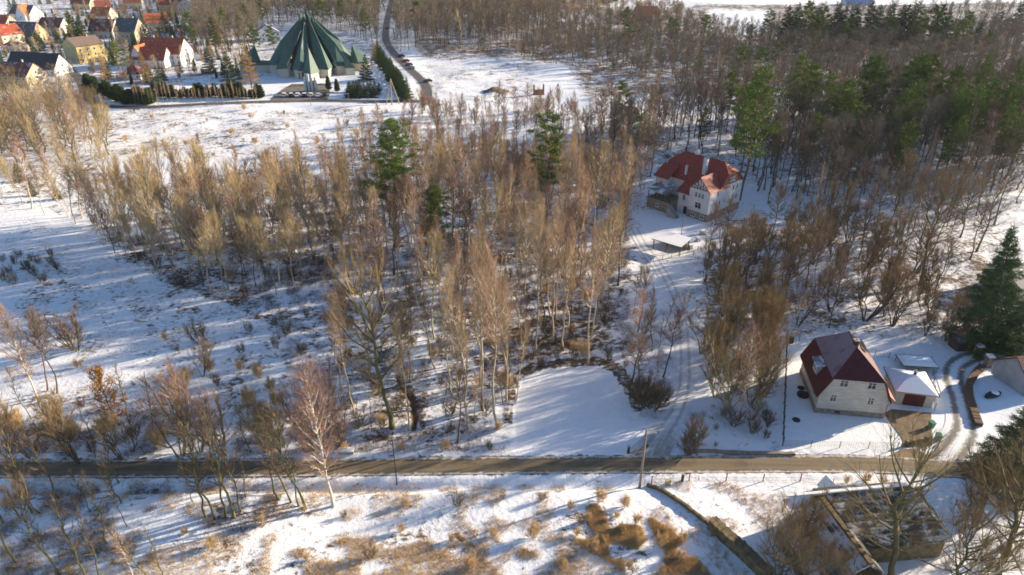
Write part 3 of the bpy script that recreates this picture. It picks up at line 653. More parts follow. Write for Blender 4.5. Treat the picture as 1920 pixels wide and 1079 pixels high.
# ------------------------------------------------------------------ villa
def villa():
    C = np.array(G(1324.5, 418)); Rr = np.array(G(1383.5, 391)); u = (Rr - C) / np.linalg.norm(Rr - C); ang = math.atan2(u[1], u[0])
    o = empty('villa', (C[0], C[1], -.02), ang, 'large white villa with red hipped roof and a half-timbered gable', 'house')
    B, E = 2.0, 8.3
    # local: x along the long side wall facing the camera on the right (u), y away to the left (v)
    mb = MB(); mb.box(-.06, 15.06, -.06, 6.3, 0, B - .003); mb.box(3.94, 15.06, 6.303, 18.06, 0, B - .003); mb.build('stone_base', M['stone'], o)
    mb = MB()
    s = 5.5; k = .55; rz = 13.6; rh = rz - E - .15; cx = 9.5
    prof = [(4, B), (15, B), (15, E), (cx + s * (1 - k), E + rh * k), (cx - s * (1 - k), E + rh * k), (4, E)]; n = 6
    mb.mesh([(p[0], .0, p[1]) for p in prof] + [(p[0], 18, p[1]) for p in prof], [tuple(range(n)), tuple(range(n, 2 * n))[::-1]] + [(i, i + n, (i + 1) % n + n, (i + 1) % n) for i in range(n)])
    prof = [(0, B), (6.2, B), (6.2, E), (3.1, E + 3.0), (0, E)]; n = 5
    mb.mesh([(0, p[0] + .004, p[1]) for p in prof] + [(4, p[0] + .004, p[1]) for p in prof], [tuple(range(n))[::-1], tuple(range(n, 2 * n))] + [(i, (i + 1) % n, (i + 1) % n + n, i + n) for i in range(n)])
    mb.build('wall', M['white_wall'], o)
    rf = gable_roof(11, 18, E, rz - E, k, 'y', .5, .2, inset=3.2).build('roof', M['roof_villa_red'], o, loc=(cx, 9, 0))
    w = MB(); L = .14
    for pts in ([(-.6, -.5, E - .5), (8.5, -.5, E - .5), (8.5, 3.1, E + 3.2), (-.6, 3.1, E + 3.2)], [(-.6, 6.7, E - .5), (8.5, 6.7, E - .5), (8.5, 3.1, E + 3.2), (-.6, 3.1, E + 3.2)]): w.slab([(x, y, z + L) for x, y, z in pts], .2)
    w.build('wing_roof', M['roof_villa_red'], o)
    mb = MB()   # brown boarded gable of the main block
    mb.slab([(4.3, -.06, E + .15), (14.7, -.06, E + .15), (cx + s * (1 - k) - .1, -.06, E + rh * k - .1), (cx - s * (1 - k) + .1, -.06, E + rh * k - .1)], .05)
    mb.build('gable_boarding', M['brown_wood'], o)
    mb = MB(); f = -.07   # half timbering of the wing gable
    mb.box(f, -.003, 0, 6.2, E - .1, E + .1)
    for yy, z1 in ((1.3, 1.2), (2.3, 2.15), (3.1, 2.9), (3.9, 2.15), (4.9, 1.2)): mb.box(f, -.003, yy - .08, yy + .08, E + .1, E + z1)
    for a_, b_ in (((3.1, .15), (1.9, 1.75)), ((3.1, .15), (4.3, 1.75)), ((2.3, .15), (1.3, 1.1)), ((3.9, .15), (4.9, 1.1)), ((0.1, .0), (3.1, 2.95)), ((6.1, .0), (3.1, 2.95))): mb.beam((-.035, a_[0], E + a_[1]), (-.035, b_[0], E + b_[1]), .07, .15)
    mb.build('half_timbering', M['dark_wood'], o)
    for x, y in ((2.4, 3.1), (7.3, 8.6)): pass
    chimney(rf, -3.3, -2.6, 9.8, 14.6, 1.0); chimney(rf, .3, 2.6, 12.4, 14.9, .9); chimney(rf, -4.6, 2.2, 9, 11.6, .5); chimney(rf, .4, -6.2, 11.5, 13.4, .4)
    mb = MB()   # stair bay
    mb.box(.8, 3.94, 6.31, 10.0, 0, 6.2); bay = mb.build('stair_bay', M['white_wall'], o)
    mb = MB(); mb.slab([(-.1, 5.9, 5.9), (-.1, 10.4, 5.9), (4.6, 10.4, 8.3), (4.6, 5.9, 8.3)], .18); mb.build('bay_roof', M['roof_villa_red'], bay)
    mb = MB(); mb.box(1.5, 3.99, 14.5, 18.3, 2, 8.0); b2 = mb.build('back_bay', M['white_wall'], o)
    mb = MB(); mb.slab([(.9, 14.0, 7.9), (.9, 18.8, 7.9), (5.5, 16.4 + 2.4, 10.6), (5.5, 14.0, 10.6)], .18); mb.build('bay_roof', M['roof_villa_red'], b2)
    window(b2, 1.5, 16.4, 5.9, 1.0, 1.4, -1, 0)
    mb = MB(); mb.box(-2.6, 3.9, 10.01, 17.6, 0, 2.9); mb.build('terrace', M['stone'], o)
    mb = MB()
    for yy in (10.3, 12.6, 15.0, 17.4): mb.box(-2.5, -2.35, yy - .07, yy + .07, 2.9, 5.3)
    mb.box(-2.5, -2.38, 10.3, 17.4, 3.7, 3.8)
    for i in range(24): mb.box(-2.47, -2.41, 10.4 + i * .3, 10.44 + i * .3, 2.9, 3.7)
    mb.build('veranda_posts', M['dark_wood'], o)
    mb = MB(); mb.slab([(-2.9, 12.2, 5.3), (-2.9, 17.9, 5.3), (3.0, 17.9, 6.1), (3.0, 12.2, 6.1)], .15); mb.build('veranda_roof', M['roof_grey'], o)
    mb = MB()
    for i in range(9): mb.box(-4.4 + i * .0, -2.62, 9.6 - i * .32 - .3, 9.6 - i * .32, 0, 2.8 - i * .3)
    mb.build('steps', M['concrete'], o)
    X_ = 1, 0
    for z in (4.1,): 
        for x in (3.2, 4.9, 11.2, 12.8): window(o, x, 0, z, .75, 1.6, 0, -1, cross=False)
        window(o, 7.2, 0, z, .45, 1.2, 0, -1, cross=False)
    for x in (3.6, 10.8, 12.6): window(o, x, 0, 7.0, .75, 1.4, 0, -1, cross=False)
    window(o, 7.4, 0, 7.2, .45, 1.0, 0, -1, cross=False)
    for x in (4.6, 8.6, 11.8): window(o, x, -.06, 1.05, .8, .8, 0, -1, cross=False)
    for x in (8.9, 10.1): window(o, x, -.11, 9.7, .95, 1.1, 0, -1)
    for yy in (2.1, 3.1, 4.1): window(o, 0, yy, 6.6, .8, 1.4, -1, 0)
    window(o, 0, 3.2, 3.8, 1.9, 1.7, -1, 0); window(o, .8, 8.2, 4.4, 1.0, 1.5, -1, 0)
    for yy in (1.6, 4.3): window(o, -.06, yy, 1.05, 1.3, 1.0, -1, 0)
    window(o, -2.6, 14, 1.5, 1.0, 1.0, -1, 0)
    mb = MB(); mb.box(.72, .84, 6.9, 7.9, .05, 2.1); mb.build('door', M['black'], o)
    HOUSES_AT.append((C[0] + 2, C[1] + 9, 16))
villa()

# ------------------------------------------------------------------ village
house(65, 143, 25, 10, 3.2, 5.6, -14, 'navy', 'white_wall', 'long low white house with steep navy roof at the village edge', chims=0)
house(22, 164, 19, 11, 5.0, 4.5, -12, 'darkred', 'beige_wall', 'old farmhouse with dull maroon roof above the golden wood', chims=1)
house(150, 118, 15, 13, 8.2, 3.2, -38, 'greybrown', 'yellow_wall', 'three-storey yellow house with grey-brown roof and balconies', k=1, ax='y', rows=[1.5, 4.2, 6.9])
house(305, 124, 21, 12, 5.6, 6.0, -8, 'redorange', 'white_wall', 'big white house under bright orange-red cross-gabled roofs', wing=(-2.0, -8.5, 17, 8, 3.6, 4.8, 'x', 'redorange'), chims=2, wing2=(-8.2, -6, 8, 15, 4.4, 6.2, 'y', 'orange'))
house(241, 84, 12, 12, 7.0, 6.0, -8, 'slate', 'beige_wall', 'tall beige house with steep slate-grey roof', rows=[1.6, 4.6], chims=1)
house(193, 72, 15, 10, 4.6, 5.6, -10, 'darkred', 'white_wall', 'white house with maroon roof beside the slate-roofed one')
house(190, 42, 13, 10, 4.6, 4.6, -10, 'orange', 'cream_wall', 'small house showing a bright orange roof behind the maroon one')
house(97, 66, 15, 11, 5.0, 4.8, -12, 'darkred', 'cream_wall', 'cream house with maroon roof facing the village street')
house(42, 80, 18, 12, 4.4, 6.4, -14, 'slate', 'peach_wall', 'house with dark slate roof and peach gable', dormer=True)
house(42, 38, 16, 12, 4.2, 5.0, -12, 'slate', 'white_wall', 'house with half slate and half orange roof', wing=(3, -4, 7, 8, 4, 5.4, 'y', 'orange'))
house(5, 86, 12, 12, 6.0, 4.6, -30, 'redorange', 'cream_wall', 'cream house with orange roof at the village street bend', ax='y')
house(26, 98, 10, 7, 3.4, 1.4, -30, 'rust', 'cream_wall', 'low cream outbuilding beside the street bend', name='outbuilding', chims=0)
house(290, 58, 12, 11, 4.4, 5.2, 28, 'orange', 'white_wall', 'white house with striped bright orange roof by the wood')
house(318, 30, 16, 14, 7.5, 5.5, 20, 'redorange', 'peach_wall', 'large red-roofed house at the top of the village', wing=(4, -6, 7, 8, 6.5, 5, 'y', 'redorange'))
house(346, 30, 11, 12, 6.6, 4.6, 20, 'grey', 'cream_wall', 'grey-roofed house beside the large red-roofed one', ax='y')
house(375, 62, 13, 11, 6, 5, 35, 'slate', 'grey_wall', 'shaded slate-roofed house among bare trees', ax='y')
house(152, 18, 14, 11, 4.6, 4.2, 0, 'rust', 'cream_wall', 'distant house with pale brick-red roof')
house(248, 18, 12, 9, 4.6, 4.2, 12, 'orange', 'cream_wall', 'distant house with small orange roof in the trees')
house(190, 26, 10, 9, 4, 4.2, 30, 'rust', 'cream_wall', 'distant rust-roofed house half hidden by conifers')
house(2, 60, 11, 10, 4.6, 4.6, -10, 'redorange', 'cream_wall', 'red-roofed house cut by the edge of the village view')
house(497, 78, 13, 10, 5, 4.2, 25, 'grey', 'white_wall', 'grey-roofed house behind the church annexe', ax='y')
house(458, 30, 11, 9, 5, 4, 12, 'rust', 'peach_wall', 'reddish house glimpsed in the wood behind the church')
house(247, 150, 8, 8, 2.8, 3.2, 0, 'darkred', 'white_wall', 'small round-looking pavilion with dark red hipped roof in the garden', k=0, name='pavilion', chims=0)
house(1212, 44, 15, 11, 4.6, 5.2, 10, 'rust', 'beige_wall', 'lone brick-roofed farmhouse in the far scrub', chims=1)
house(1612, 10, 22, 10, 2.4, 2.2, 0, 'blue', 'white_wall', 'low blue-roofed hall on the far snow field', name='hall', chims=0)
house(1606, 14 + 6, 5, 4, 4, 1, 0, 'slate', 'grey_wall', 'tiny dark shed on the far snow field', name='shed', chims=0)
for px, by in ((1170, 8), (1205, 6), (700, 4), (820, 6)):
    pass
# right-hand neighbours
house(1944, 742, 6, 6, 2.6, 2.4, 12, 'maroon', 'grey_wall', 'grey house with maroon roof on the inner side of the lane bend', chims=0, ax='x', rows=[1.5])
house(1932, 560, 9, 8, 3.0, 2.0, 15, 'slate', 'beige_wall', 'low dark-roofed shed behind the huge spruce', chims=0, name='shed')

# ------------------------------------------------------------------ ruined barn, lower right
def barn():
    o = empty('ruined_barn', (0, 0, 0), 0, 'ruined L-shaped barn with mossy snow-streaked roofs below the road', 'barn')
    R1, R2 = np.array(G(1548, 925, 6.4)), np.array(G(1708, 912, 6.4)); d = unit_(R2 - R1); n = np.array([d[1], -d[0]])
    o.location = (R1[0], R1[1], 0); P = lambda p, z: (p[0] - R1[0], p[1] - R1[1], z)
    S = 6.2; e0 = R1 + n * S + d * 2.2; e1 = R2 + n * S + d * 2.4; r0, r1 = R1, R2; b0 = R1 - n * 2.6; b1 = R2 - n * 2.6
    mb = MB(); mb.slab([P(r0, 6.4), P(r1, 6.4), P(e1, 3.1), P(e0, 3.1)], .25); mb.slab([P(r1, 6.4), P(e1, 3.1), P(R2 + d * 3.5 + n, 3.1), ], .25); main = mb.build('roof', M['roof_ruin'], o)
    mb = MB(); mb.slab([P(r0, 6.404), P(r1, 6.404), P(b1, 4.6), P(b0, 4.6)], .25); mb.build('back_roof', M['roof_ruin'], o)
    wl = MB(); i0, i1 = R1 + n * (S - .6), R2 + n * (S - .6) + d * 1.8; j0, j1 = R1 - n * 2.2, R2 - n * 2.2 + d * 1.8
    for a_, b_, h in ((i0, i1, 3.1), (j0, j1, 3.9)):
        q = unit_(b_ - a_); nn = np.array([q[1], -q[0]]) * .25
        wl.mesh([P(a_ - nn, 0), P(b_ - nn, 0), P(b_ + nn, 0), P(a_ + nn, 0), P(a_ - nn, h), P(b_ - nn, h), P(b_ + nn, h), P(a_ + nn, h)], [(3, 2, 1, 0), (4, 5, 6, 7), (0, 1, 5, 4), (1, 2, 6, 5), (2, 3, 7, 6), (3, 0, 4, 7)])
    for c, a_, b_ in ((R2 + d * 1.5, i1, j1),):
        wl.slab([P(a_, 0), P(b_, 0), P(b_, 3.7), P(c, 5.8), P(a_, 3.0)], .4)
    wl.build('wall', M['ruin_wall'], o)
    mb = MB()     # snow lying along the wall head
    A0, A1 = np.array(G(1474, 932, 6.3)), np.array(G(1700, 910, 6.5)); mb.beam(P(A0, 6.45), P(A1, 6.62), .4, .2); mb.build('ridge_snow', M['snow'], o)
    # second wing: ridge runs towards the camera, gable wall coping mossy
    Q0, Q1 = np.array(G(1540, 938, 6.0)), np.array(G(1632, 1062, 6.0)); d2 = unit_(Q1 - Q0); n2 = np.array([-d2[1], d2[0]]);
    if n2[0] < 0: n2 = -n2
    lw = 5.4
    L0, L1 = np.array(G(1478, 938, 5.6)), np.array(G(1560, 1062, 2.8))
    mb = MB(); mb.slab([P(Q0, 6.2), P(Q1, 6.2), P(Q1 - n2 * lw, 3.0), P(Q0 - n2 * lw, 3.0)], .22); mb.build('wing_roof', M['roof_ruin_snowy'], o)
    mb = MB(); mb.slab([P(Q0 + d2 * 4, 6.196), P(Q1, 6.196), P(Q1 + n2 * 2.2, 4.4), P(Q0 + d2 * 4 + n2 * 2.2, 4.4)], .22); mb.build('wing_roof', M['roof_ruin'], o)
    mb = MB(); mb.beam(P(Q0, 6.3), P(Q1, 6.3), .55, .4); mb.build('mossy_coping', M['ruin_wall'], o)
    wl = MB()
    for a_, b_, h in ((Q0 - n2 * (lw - .5), Q1 - n2 * (lw - .5), 3.1), (Q1 - n2 * (lw - .6) - d2 * .3, Q1 + n2 * 2 - d2 * .3, 3.2), (Q0 + d2 * 4 + n2 * 1.8, Q1 + n2 * 1.8, 4.2)):
        q = unit_(b_ - a_); nn = np.array([q[1], -q[0]]) * .2
        wl.mesh([P(a_ - nn, 0), P(b_ - nn, 0), P(b_ + nn, 0), P(a_ + nn, 0), P(a_ - nn, h), P(b_ - nn, h), P(b_ + nn, h), P(a_ + nn, h)], [(3, 2, 1, 0), (4, 5, 6, 7), (0, 1, 5, 4), (1, 2, 6, 5), (2, 3, 7, 6), (3, 0, 4, 7)])
    wl.build('wing_wall', M['ruin_wall'], o)
    HOUSES_AT.append((R1[0] + 4, R1[1] - 4, 12))
barn()
x, y = G(1552, 921); o = empty('little_gable', (x, y, .0), .3, 'small snow-covered gabled hut roof between barn and road', 'shed')
o.name = 'hut'
mb = MB(); gable_wall(mb, 1.8, 1.7, .7, 1.1, 1, 'y'); mb.build('wall', M['dark_wood'], o); gable_roof(1.8, 1.7, .7, 1.25, 1, 'y', .25, .1).build('roof', M['roof_snowroof'], o)
# covered snowy shelter in the villa garden
A, Bp = np.array(G(1221, 466)), np.array(G(1277, 483)); mid = (A + Bp) / 2; ang = math.atan2(*(Bp - A)[::-1])
o = empty('shelter', (mid[0], mid[1], gz(*mid)), ang, 'open shelter with flat snow-covered roof in the villa garden', 'shelter')
for x_, y_ in ((-3.4, 0), (0, 0), (3.4, 0), (-3.4, 4.6), (3.4, 4.6)):
    mb = MB(); mb.box(x_ - .09, x_ + .09, y_ - .09, y_ + .09, 0, 2.7 if y_ == 0 else 3.0); mb.build('post', M['dark_wood'], o)
mb = MB(); mb.slab([(-3.9, -.5, 2.75), (3.9, -.5, 2.75), (3.9, 5.1, 3.1), (-3.9, 5.1, 3.1)], .2, 0, 1); mb.build('roof', [M['snow'], M['dark_wood']], o)
mb = MB(); mb.box(-3.3, 3.3, 4.3, 4.45, .1, 1.5); mb.build('back_panel', M['pale_wood'], o)
for i, (bx, by, lb) in enumerate([(1316, 440, 'topmost of three pale stone planters in the villa garden snow'), (1308, 454, 'middle one of three pale stone planters in the villa garden'), (1294, 468, 'lowest of three pale stone planters in the villa garden')]):
    x, y = G(bx, by); o = empty('planter', (x, y, gz(x, y)), .5, lb, 'planter', 'stone planters in the villa garden')
    mb = MB(); mb.box(-.6, .6, -.5, .5, 0, .15); mb.box(-.42, .42, -.36, .36, .152, 1.0); mb.build('pedestal', M['concrete'], o); mb = MB(); mb.box(-.5, .5, -.44, .44, 1.003, 1.25); mb.build('snow_cap', M['snow'], o)

# ------------------------------------------------------------------ poles, fences, small things
def util_pole(bx, by, ty, label, lamp=False, arm=True, r=.14):
    x, y = G(bx, by); h = HT(by, ty); o = empty('utility_pole' if not lamp or arm else 'street_lamp', (x, y, gz(x, y) - .1), 0, label, 'pole')
    mb = MB(); mb.tube([(0, 0, 0), (0, 0, h)], [r, r * .62], 8); mb.build('mast', M['pole_conc'], o, smooth=True)
    if arm: mb = MB(); mb.beam((-.7, 0, h - .35), (.7, 0, h - .35), .09, .1); mb.box(-.6, -.54, -.03, .03, h - .3, h - .1); mb.box(.54, .6, -.03, .03, h - .3, h - .1); mb.build('crossarm', M['steel'], o)
    if lamp: mb = MB(); mb.tube([(0, 0, h - 1.4), (.5, .2, h - 1.1), (1.1, .45, h - 1.0)], [.04, .04, .04], 5); mb.box(1.0, 1.6, .35, .6, h - 1.08, h - .93); mb.build('lamp_head', M['steel'], o)
    return o
util_pole(1200, 908, 797, 'tall brown concrete lamp pole at the junction below the road', lamp=True, arm=False, r=.2)
x, y = G(744, 905); h = HT(905, 815); o = empty('street_lamp', (x, y, gz(x, y) - .1), 0, 'slim dark street lamp on the lower verge of the road', 'lamp post')
mb = MB(); mb.tube([(0, 0, 0), (0, 0, h)], [.09, .06], 8); mb.build('mast', M['black'], o); mb = MB(); mb.tube([(0, 0, h), (0, .5, h + .1)], [.04, .04], 5); mb.box(-.13, .13, .4, .95, h + .02, h + .16); mb.build('lamp_head', M['black'], o)
util_pole(1276, 450, 408, 'thin dark pole in the villa garden beside the shelter', arm=False, r=.09)
x, y = G(736, 196); o = empty('wooden_pylon', (x, y, gz(x, y) - .1), 0, 'pale three-legged wooden pylon by the church street', 'pylon')
ap = (0, 0, HT(196, 148))
for q in ((-2.6, -.6), (0, -1.8), (2.9, .6)):
    mb = MB(); mb.tube([(q[0], q[1], 0), ap], [.24, .16], 7); mb.build('leg', M['pale_wood'], o)
mb = MB(); mb.beam((-1.3, -.3, ap[2] * .5), (1.4, .3, ap[2] * .5), .2, .2); mb.build('brace', M['pale_wood'], o)
for bx, by, ty in ((420, 197, 158), (583, 197, 172), (655, 194, 176), (300, 205, 168), (845, 118, 100)):
    x, y = G(bx, by); h = HT(by, ty); o = empty('street_lamp', (x, y, gz(x, y)), 0, 'thin pale street lamp along the far church street', 'lamp post', 'street lamps on the church street')
    mb = MB(); mb.tube([(0, 0, 0), (0, 0, h)], [.12, .08], 6); mb.build('mast', M['pole_conc'], o); mb = MB(); mb.tube([(0, 0, h), (0, -1.1, h + .2)], [.07, .05], 5); mb.box(-.15, .15, -1.6, -1.0, h + .12, h + .3); mb.build('lamp_head', M['steel'], o)
def fence(pts, label, step=2.6, h=1.3, mat='green_mesh', wires=5, name='fence', verts=.5, thick=.035):
    P = [np.array(p) for p in pts]; x0, y0 = P[0]; o = empty(name, (x0, y0, 0), 0, label, 'fence'); wm = MB()
    for a, b in zip(P[:-1], P[1:]):
        L = float(np.hypot(*(b - a))); n = max(1, round(L / step))
        for i in range(n + 1):
            q = a + (b - a) * i / n; z = gz(*q); mb = MB(); mb.tube([(q[0] - x0, q[1] - y0, z - .2), (q[0] - x0, q[1] - y0, z + h)], [thick * 1.5, thick * 1.5], 6); 
            if i < n or b is P[-1]: mb.build('post', M[mat], o)
            if i < n:
                q2 = a + (b - a) * (i + 1) / n; z2 = gz(*q2)
                for w in range(wires):
                    zz = .12 + (h - .2) * w / (wires - 1); wm.beam((q[0] - x0, q[1] - y0, z + zz), (q2[0] - x0, q2[1] - y0, z2 + zz), .018, .018)
                m_ = int(np.hypot(*(q2 - q)) / verts)
                for k in range(m_):
                    r = q + (q2 - q) * (k + .5) / m_; zz = z + (z2 - z) * (k + .5) / m_; wm.beam((r[0] - x0, r[1] - y0, zz + .1), (r[0] - x0, r[1] - y0, zz + h - .06), .012, .012)
    wm.build('wire_mesh', M[mat], o); return o
fence([G(1467, 836), G(1475, 632)], 'dark green wire fence running away along the cottage plot', h=1.7, thick=.06, verts=.22, wires=9)
fence([G(1467, 837), G(1520, 839), G(1682, 842)], 'low wire fence between the cottage garden and the road', step=4, h=1.25, verts=.35)
fence([G(1475, 633), G(1545, 652)], 'wire fence behind the cottage towards the thicket', h=1.3)
fence([G(1640, 668), G(1745, 680)], 'wire fence behind the garage', h=1.3)
fence([G(1752, 770), G(1748, 690)], 'wire fence along the lane beside the garage', h=1.4)
fence([G(1222, 903), G(1500, 903), G(1560, 912)], 'wire fence on leaning posts below the road', step=5.5, h=1.4, verts=2, wires=3, mat='rust_iron', thick=.05)
fence([G(1300, 480), G(1340, 462), G(1225, 492)], 'low wire fence below the villa garden shelter', h=1.1, verts=1.0)
rr_ = random.Random(3)
for i in range(14):
    x, y = G(1400 + rr_.uniform(-5, 55), 396 + rr_.uniform(-4, 30)); h = rr_.uniform(.9, 1.7)
    mb = MB(); mb.tube([(0, 0, 0), (.04, .02, h)], [.06, .05], 6); mb.box(-.09, .09, -.09, .09, 0, .12); q = mb.build('garden_stake', M['dark_wood'], loc=(x, y, gz(x, y) - .05)); tag(q, 'dark stake in the snowy vine rows beside the villa', 'stake', 'stakes beside the villa')
def low_wall(pts, w, h, mat, label, name='low_wall', cap=None):
    P = [np.array(p) for p in pts]; x0, y0 = P[0]; o = empty(name, (x0, y0, 0), 0, label, 'wall' if name != 'hedge' else 'hedge'); mb = MB(); cp = MB(); n = 14 if len(P) < 5 else 3
    for a, b in zip(P[:-1], P[1:]):
        q = unit_(b - a); nn = np.array([q[1], -q[0]]); r = []
        for i in range(n + 1):
            p = a + (b - a) * i / n; j = rr_.uniform(-.06, .06); z = gz(*p); r.append((p - nn * (w / 2 + j), p + nn * (w / 2 - j), z, z + h * rr_.uniform(.88, 1.06)))
        for s, t_ in zip(r[:-1], r[1:]):
            V = [(s[0][0] - x0, s[0][1] - y0, s[2] - .3), (t_[0][0] - x0, t_[0][1] - y0, t_[2] - .3), (t_[1][0] - x0, t_[1][1] - y0, t_[2] - .3), (s[1][0] - x0, s[1][1] - y0, s[2] - .3)]
            V += [(v[0], v[1], zz) for v, zz in zip(V, (s[3], t_[3], t_[3], s[3]))]; mb.mesh(V, [(3, 2, 1, 0), (4, 5, 6, 7), (0, 1, 5, 4), (1, 2, 6, 5), (2, 3, 7, 6), (3, 0, 4, 7)])
    mb.build('masonry' if name != 'hedge' else 'foliage', M[mat], o)
    if cap:
        for a, b in zip(P[:-1], P[1:]): cp.beam((a[0] - x0, a[1] - y0, gz(*a) + h + .06), (b[0] - x0, b[1] - y0, gz(*b) + h + .06), w * .8, .1)
        cp.build('snow_cap', M['snow'], o)
low_wall([G(1214, 906), G(1270, 946), G(1332, 992)], .35, .6, 'ruin_wall', 'low broken brick wall running diagonally from the road')
low_wall([G(1332, 992), G(1390, 1042), G(1440, 1090)], 1.3, 1.7, 'ruin_wall', 'thick moss-covered wall towards the barn yard')
low_wall([G(1690, 838), G(1746, 826)], .3, .9, 'ruin_wall', 'low yellowish retaining wall before the driveway')
low_wall([G(1282, 848), G(1400, 852), G(1490, 853)], .5, .35, 'stone', 'low dark stone kerb wall along the upper road edge')
low_wall([G(1830, 655), G(1920, 660), G(1960, 662)], .4, 1.0, 'grey_wall', 'snow-capped garden wall beside the lane', cap=True)
low_wall(smooth([G(1840, 690), G(1822, 712), G(1815, 735), G(1822, 765), G(1834, 800)], 5), 1.1, .7, 'bramble', 'curved clipped brown hedge on the inner bend of the lane', name='hedge')
def small(name, bx, by, label, cat_, f, rz=0.0):
    x, y = G(bx, by); o = empty(name, (x, y, gz(x, y)), rz, label, cat_); f(o); return o
def P_(o, name, mat, f): mb = MB(); f(mb); return mb.build(name, M[mat], o)
def bin_(o):
    P_(o, 'body', 'green_plastic', lambda m: m.mesh([(-.28, -.3, .08), (.28, -.3, .08), (.28, .3, .08), (-.28, .3, .08), (-.36, -.38, 1.1), (.36, -.38, 1.1), (.36, .38, 1.1), (-.36, .38, 1.1)], [(3, 2, 1, 0), (4, 5, 6, 7), (0, 1, 5, 4), (1, 2, 6, 5), (2, 3, 7, 6), (3, 0, 4, 7)]))
    P_(o, 'lid', 'green_plastic', lambda m: m.slab([(-.4, -.45, 1.14), (.4, -.45, 1.14), (.4, .42, 1.26), (-.4, .42, 1.26)], .05))
    for s in (-1, 1): P_(o, 'wheel', 'black', lambda m: m.tube([(s * .3, .34, .12), (s * .38, .34, .12)], [.12, .12], 10))
small('wheelie_bin', 1745, 803, 'green wheelie bin standing beside the driveway entrance', 'bin', bin_, .2)
small('wheelie_bin', 1757, 826, 'second green wheelie bin, lower one by the retaining wall', 'bin', bin_, -.2)
def tank(o):
    P_(o, 'tank', 'black', lambda m: m.tube([(0, 0, 0), (0, 0, .1), (0, 0, 1.0), (0, 0, 1.1)], [.55, .6, .6, .5], 14)); P_(o, 'frame', 'steel', lambda m: [m.box(a - .04, a + .04, b - .04, b + .04, 0, 1.2) for a in (-.65, .65) for b in (-.65, .65)])
small('water_tank', 1482, 642, 'black rain tank in the far fence corner behind the cottage', 'tank', tank)
for bx, by, lb in ((1493, 788, 'round black manhole cover in the garden snow, lowest of three'), (1502, 728, 'round black manhole cover beside the cottage wall, topmost'),):
    x, y = G(bx, by); mb = MB(); mb.tube([(0, 0, 0), (0, 0, .09)], [.62, .62], 20); mb.tube([(0, 0, .09), (0, 0, .13)], [.5, .46], 20); q = mb.build('manhole_cover', M['black'], loc=(x, y, gz(x, y) + .005)); tag(q, lb, 'manhole cover')
x, y = G(1505, 742); mb = MB(); mb.tube([(0, 0, 0), (0, 0, .35), (0, 0, .4)], [.9, .95, .7], 16); q = mb.build('water_butt', M['black'], loc=(x, y, gz(x, y))); tag(q, 'wide black tub against the shaded cottage wall', 'tub')
def sign(o):
    P_(o, 'post', 'steel', lambda m: m.tube([(0, 0, 0), (0, 0, 2.3)], [.035, .035], 6)); P_(o, 'sign_plate', 'green_mesh', lambda m: m.tube([(0, -.05, 2.0), (0, -.02, 2.0)], [.33, .33], 16))
small('road_sign', 1210, 856, 'round dark-backed road sign on a thin post at the junction', 'sign', sign)
def stub(o): P_(o, 'shaft', 'dark_wood', lambda m: m.box(-.16, .16, -.16, .16, -.1, 1.3)); P_(o, 'head', 'concrete', lambda m: m.box(-.2, .2, -.2, .2, 1.303, 1.4))
small('marker_post', 1178, 850, 'stubby dark marker post at the end of the snowy lawn', 'post', stub)
small('marker_post', 1279, 903, 'short brown stone post on the fence line below the road', 'post', stub)
def hyd(o): P_(o, 'body', 'yellow_wall', lambda m: m.box(-.35, .35, -.25, .25, 0, .75)); P_(o, 'lid', 'beige_wall', lambda m: m.box(-.4, .4, -.3, .3, .753, .85))
small('utility_box', 1252, 907, 'squat mossy yellow utility box below the road fence', 'box', hyd)
def slab_(o): P_(o, 'slab', 'concrete', lambda m: m.box(-1.1, 1.1, -.45, .45, 0, .55)); P_(o, 'snow_cap', 'snow', lambda m: m.box(-1.12, 1.12, -.47, .47, .553, .72))
small('concrete_block', 650, 851, 'snow-topped concrete block on the bank above the road', 'block', slab_)
def skip_(o):
    for s in (-1, 1): P_(o, 'side_frame', 'rust_iron', lambda m: (m.box(s * 2.2 - .25, s * 2.2 + .25, -.5, .5, 0, 4.5), m.box(s * 2.2 - .2, s * 2.2 + .2, -1.2, 1.2, -.1, .5)))
    P_(o, 'base_plate', 'rust_iron', lambda m: m.box(-1.95, 1.95, -.6, .6, .2, 2.2))
small('metal_frame', 1010, 176, 'rusty orange metal frame standing on the far snow field', 'frame', skip_, .2)
def ring_(o):
    P_(o, 'shell', 'black', lambda m: m.mesh([(1.5 * cos(a) * (1.25 if cos(a) < 0 else 1), .62 * sin(a), z) for z in (0, .45) for a in [2 * pi * i / 20 for i in range(20)]], [tuple(range(20))[::-1], tuple(range(20, 40))] + [(i, (i + 1) % 20, 20 + (i + 1) % 20, 20 + i) for i in range(20)]))
    P_(o, 'snow_load', 'snow', lambda m: m.tube([(.3, 0, .42), (.35, 0, .7), (.35, 0, .85)], [.62, .5, .15], 12))
small('garden_boat', 1862, 743, 'dark boat-shaped tub half filled with snow in the lane-bend garden', 'tub', ring_, .35)
def gatep(o): P_(o, 'shaft', 'stone', lambda m: m.box(-.5, .5, -.5, .5, 0, 2.2)); P_(o, 'cap', 'snow', lambda m: m.box(-.58, .58, -.58, .58, 2.203, 2.4))
small('gate_pillar', 1830, 668, 'stone gate pillar beside the huge spruce', 'pillar', gatep); small('gate_pillar', 1850, 688, 'stone gate pillar topped with snow where the hedge ends', 'pillar', gatep)
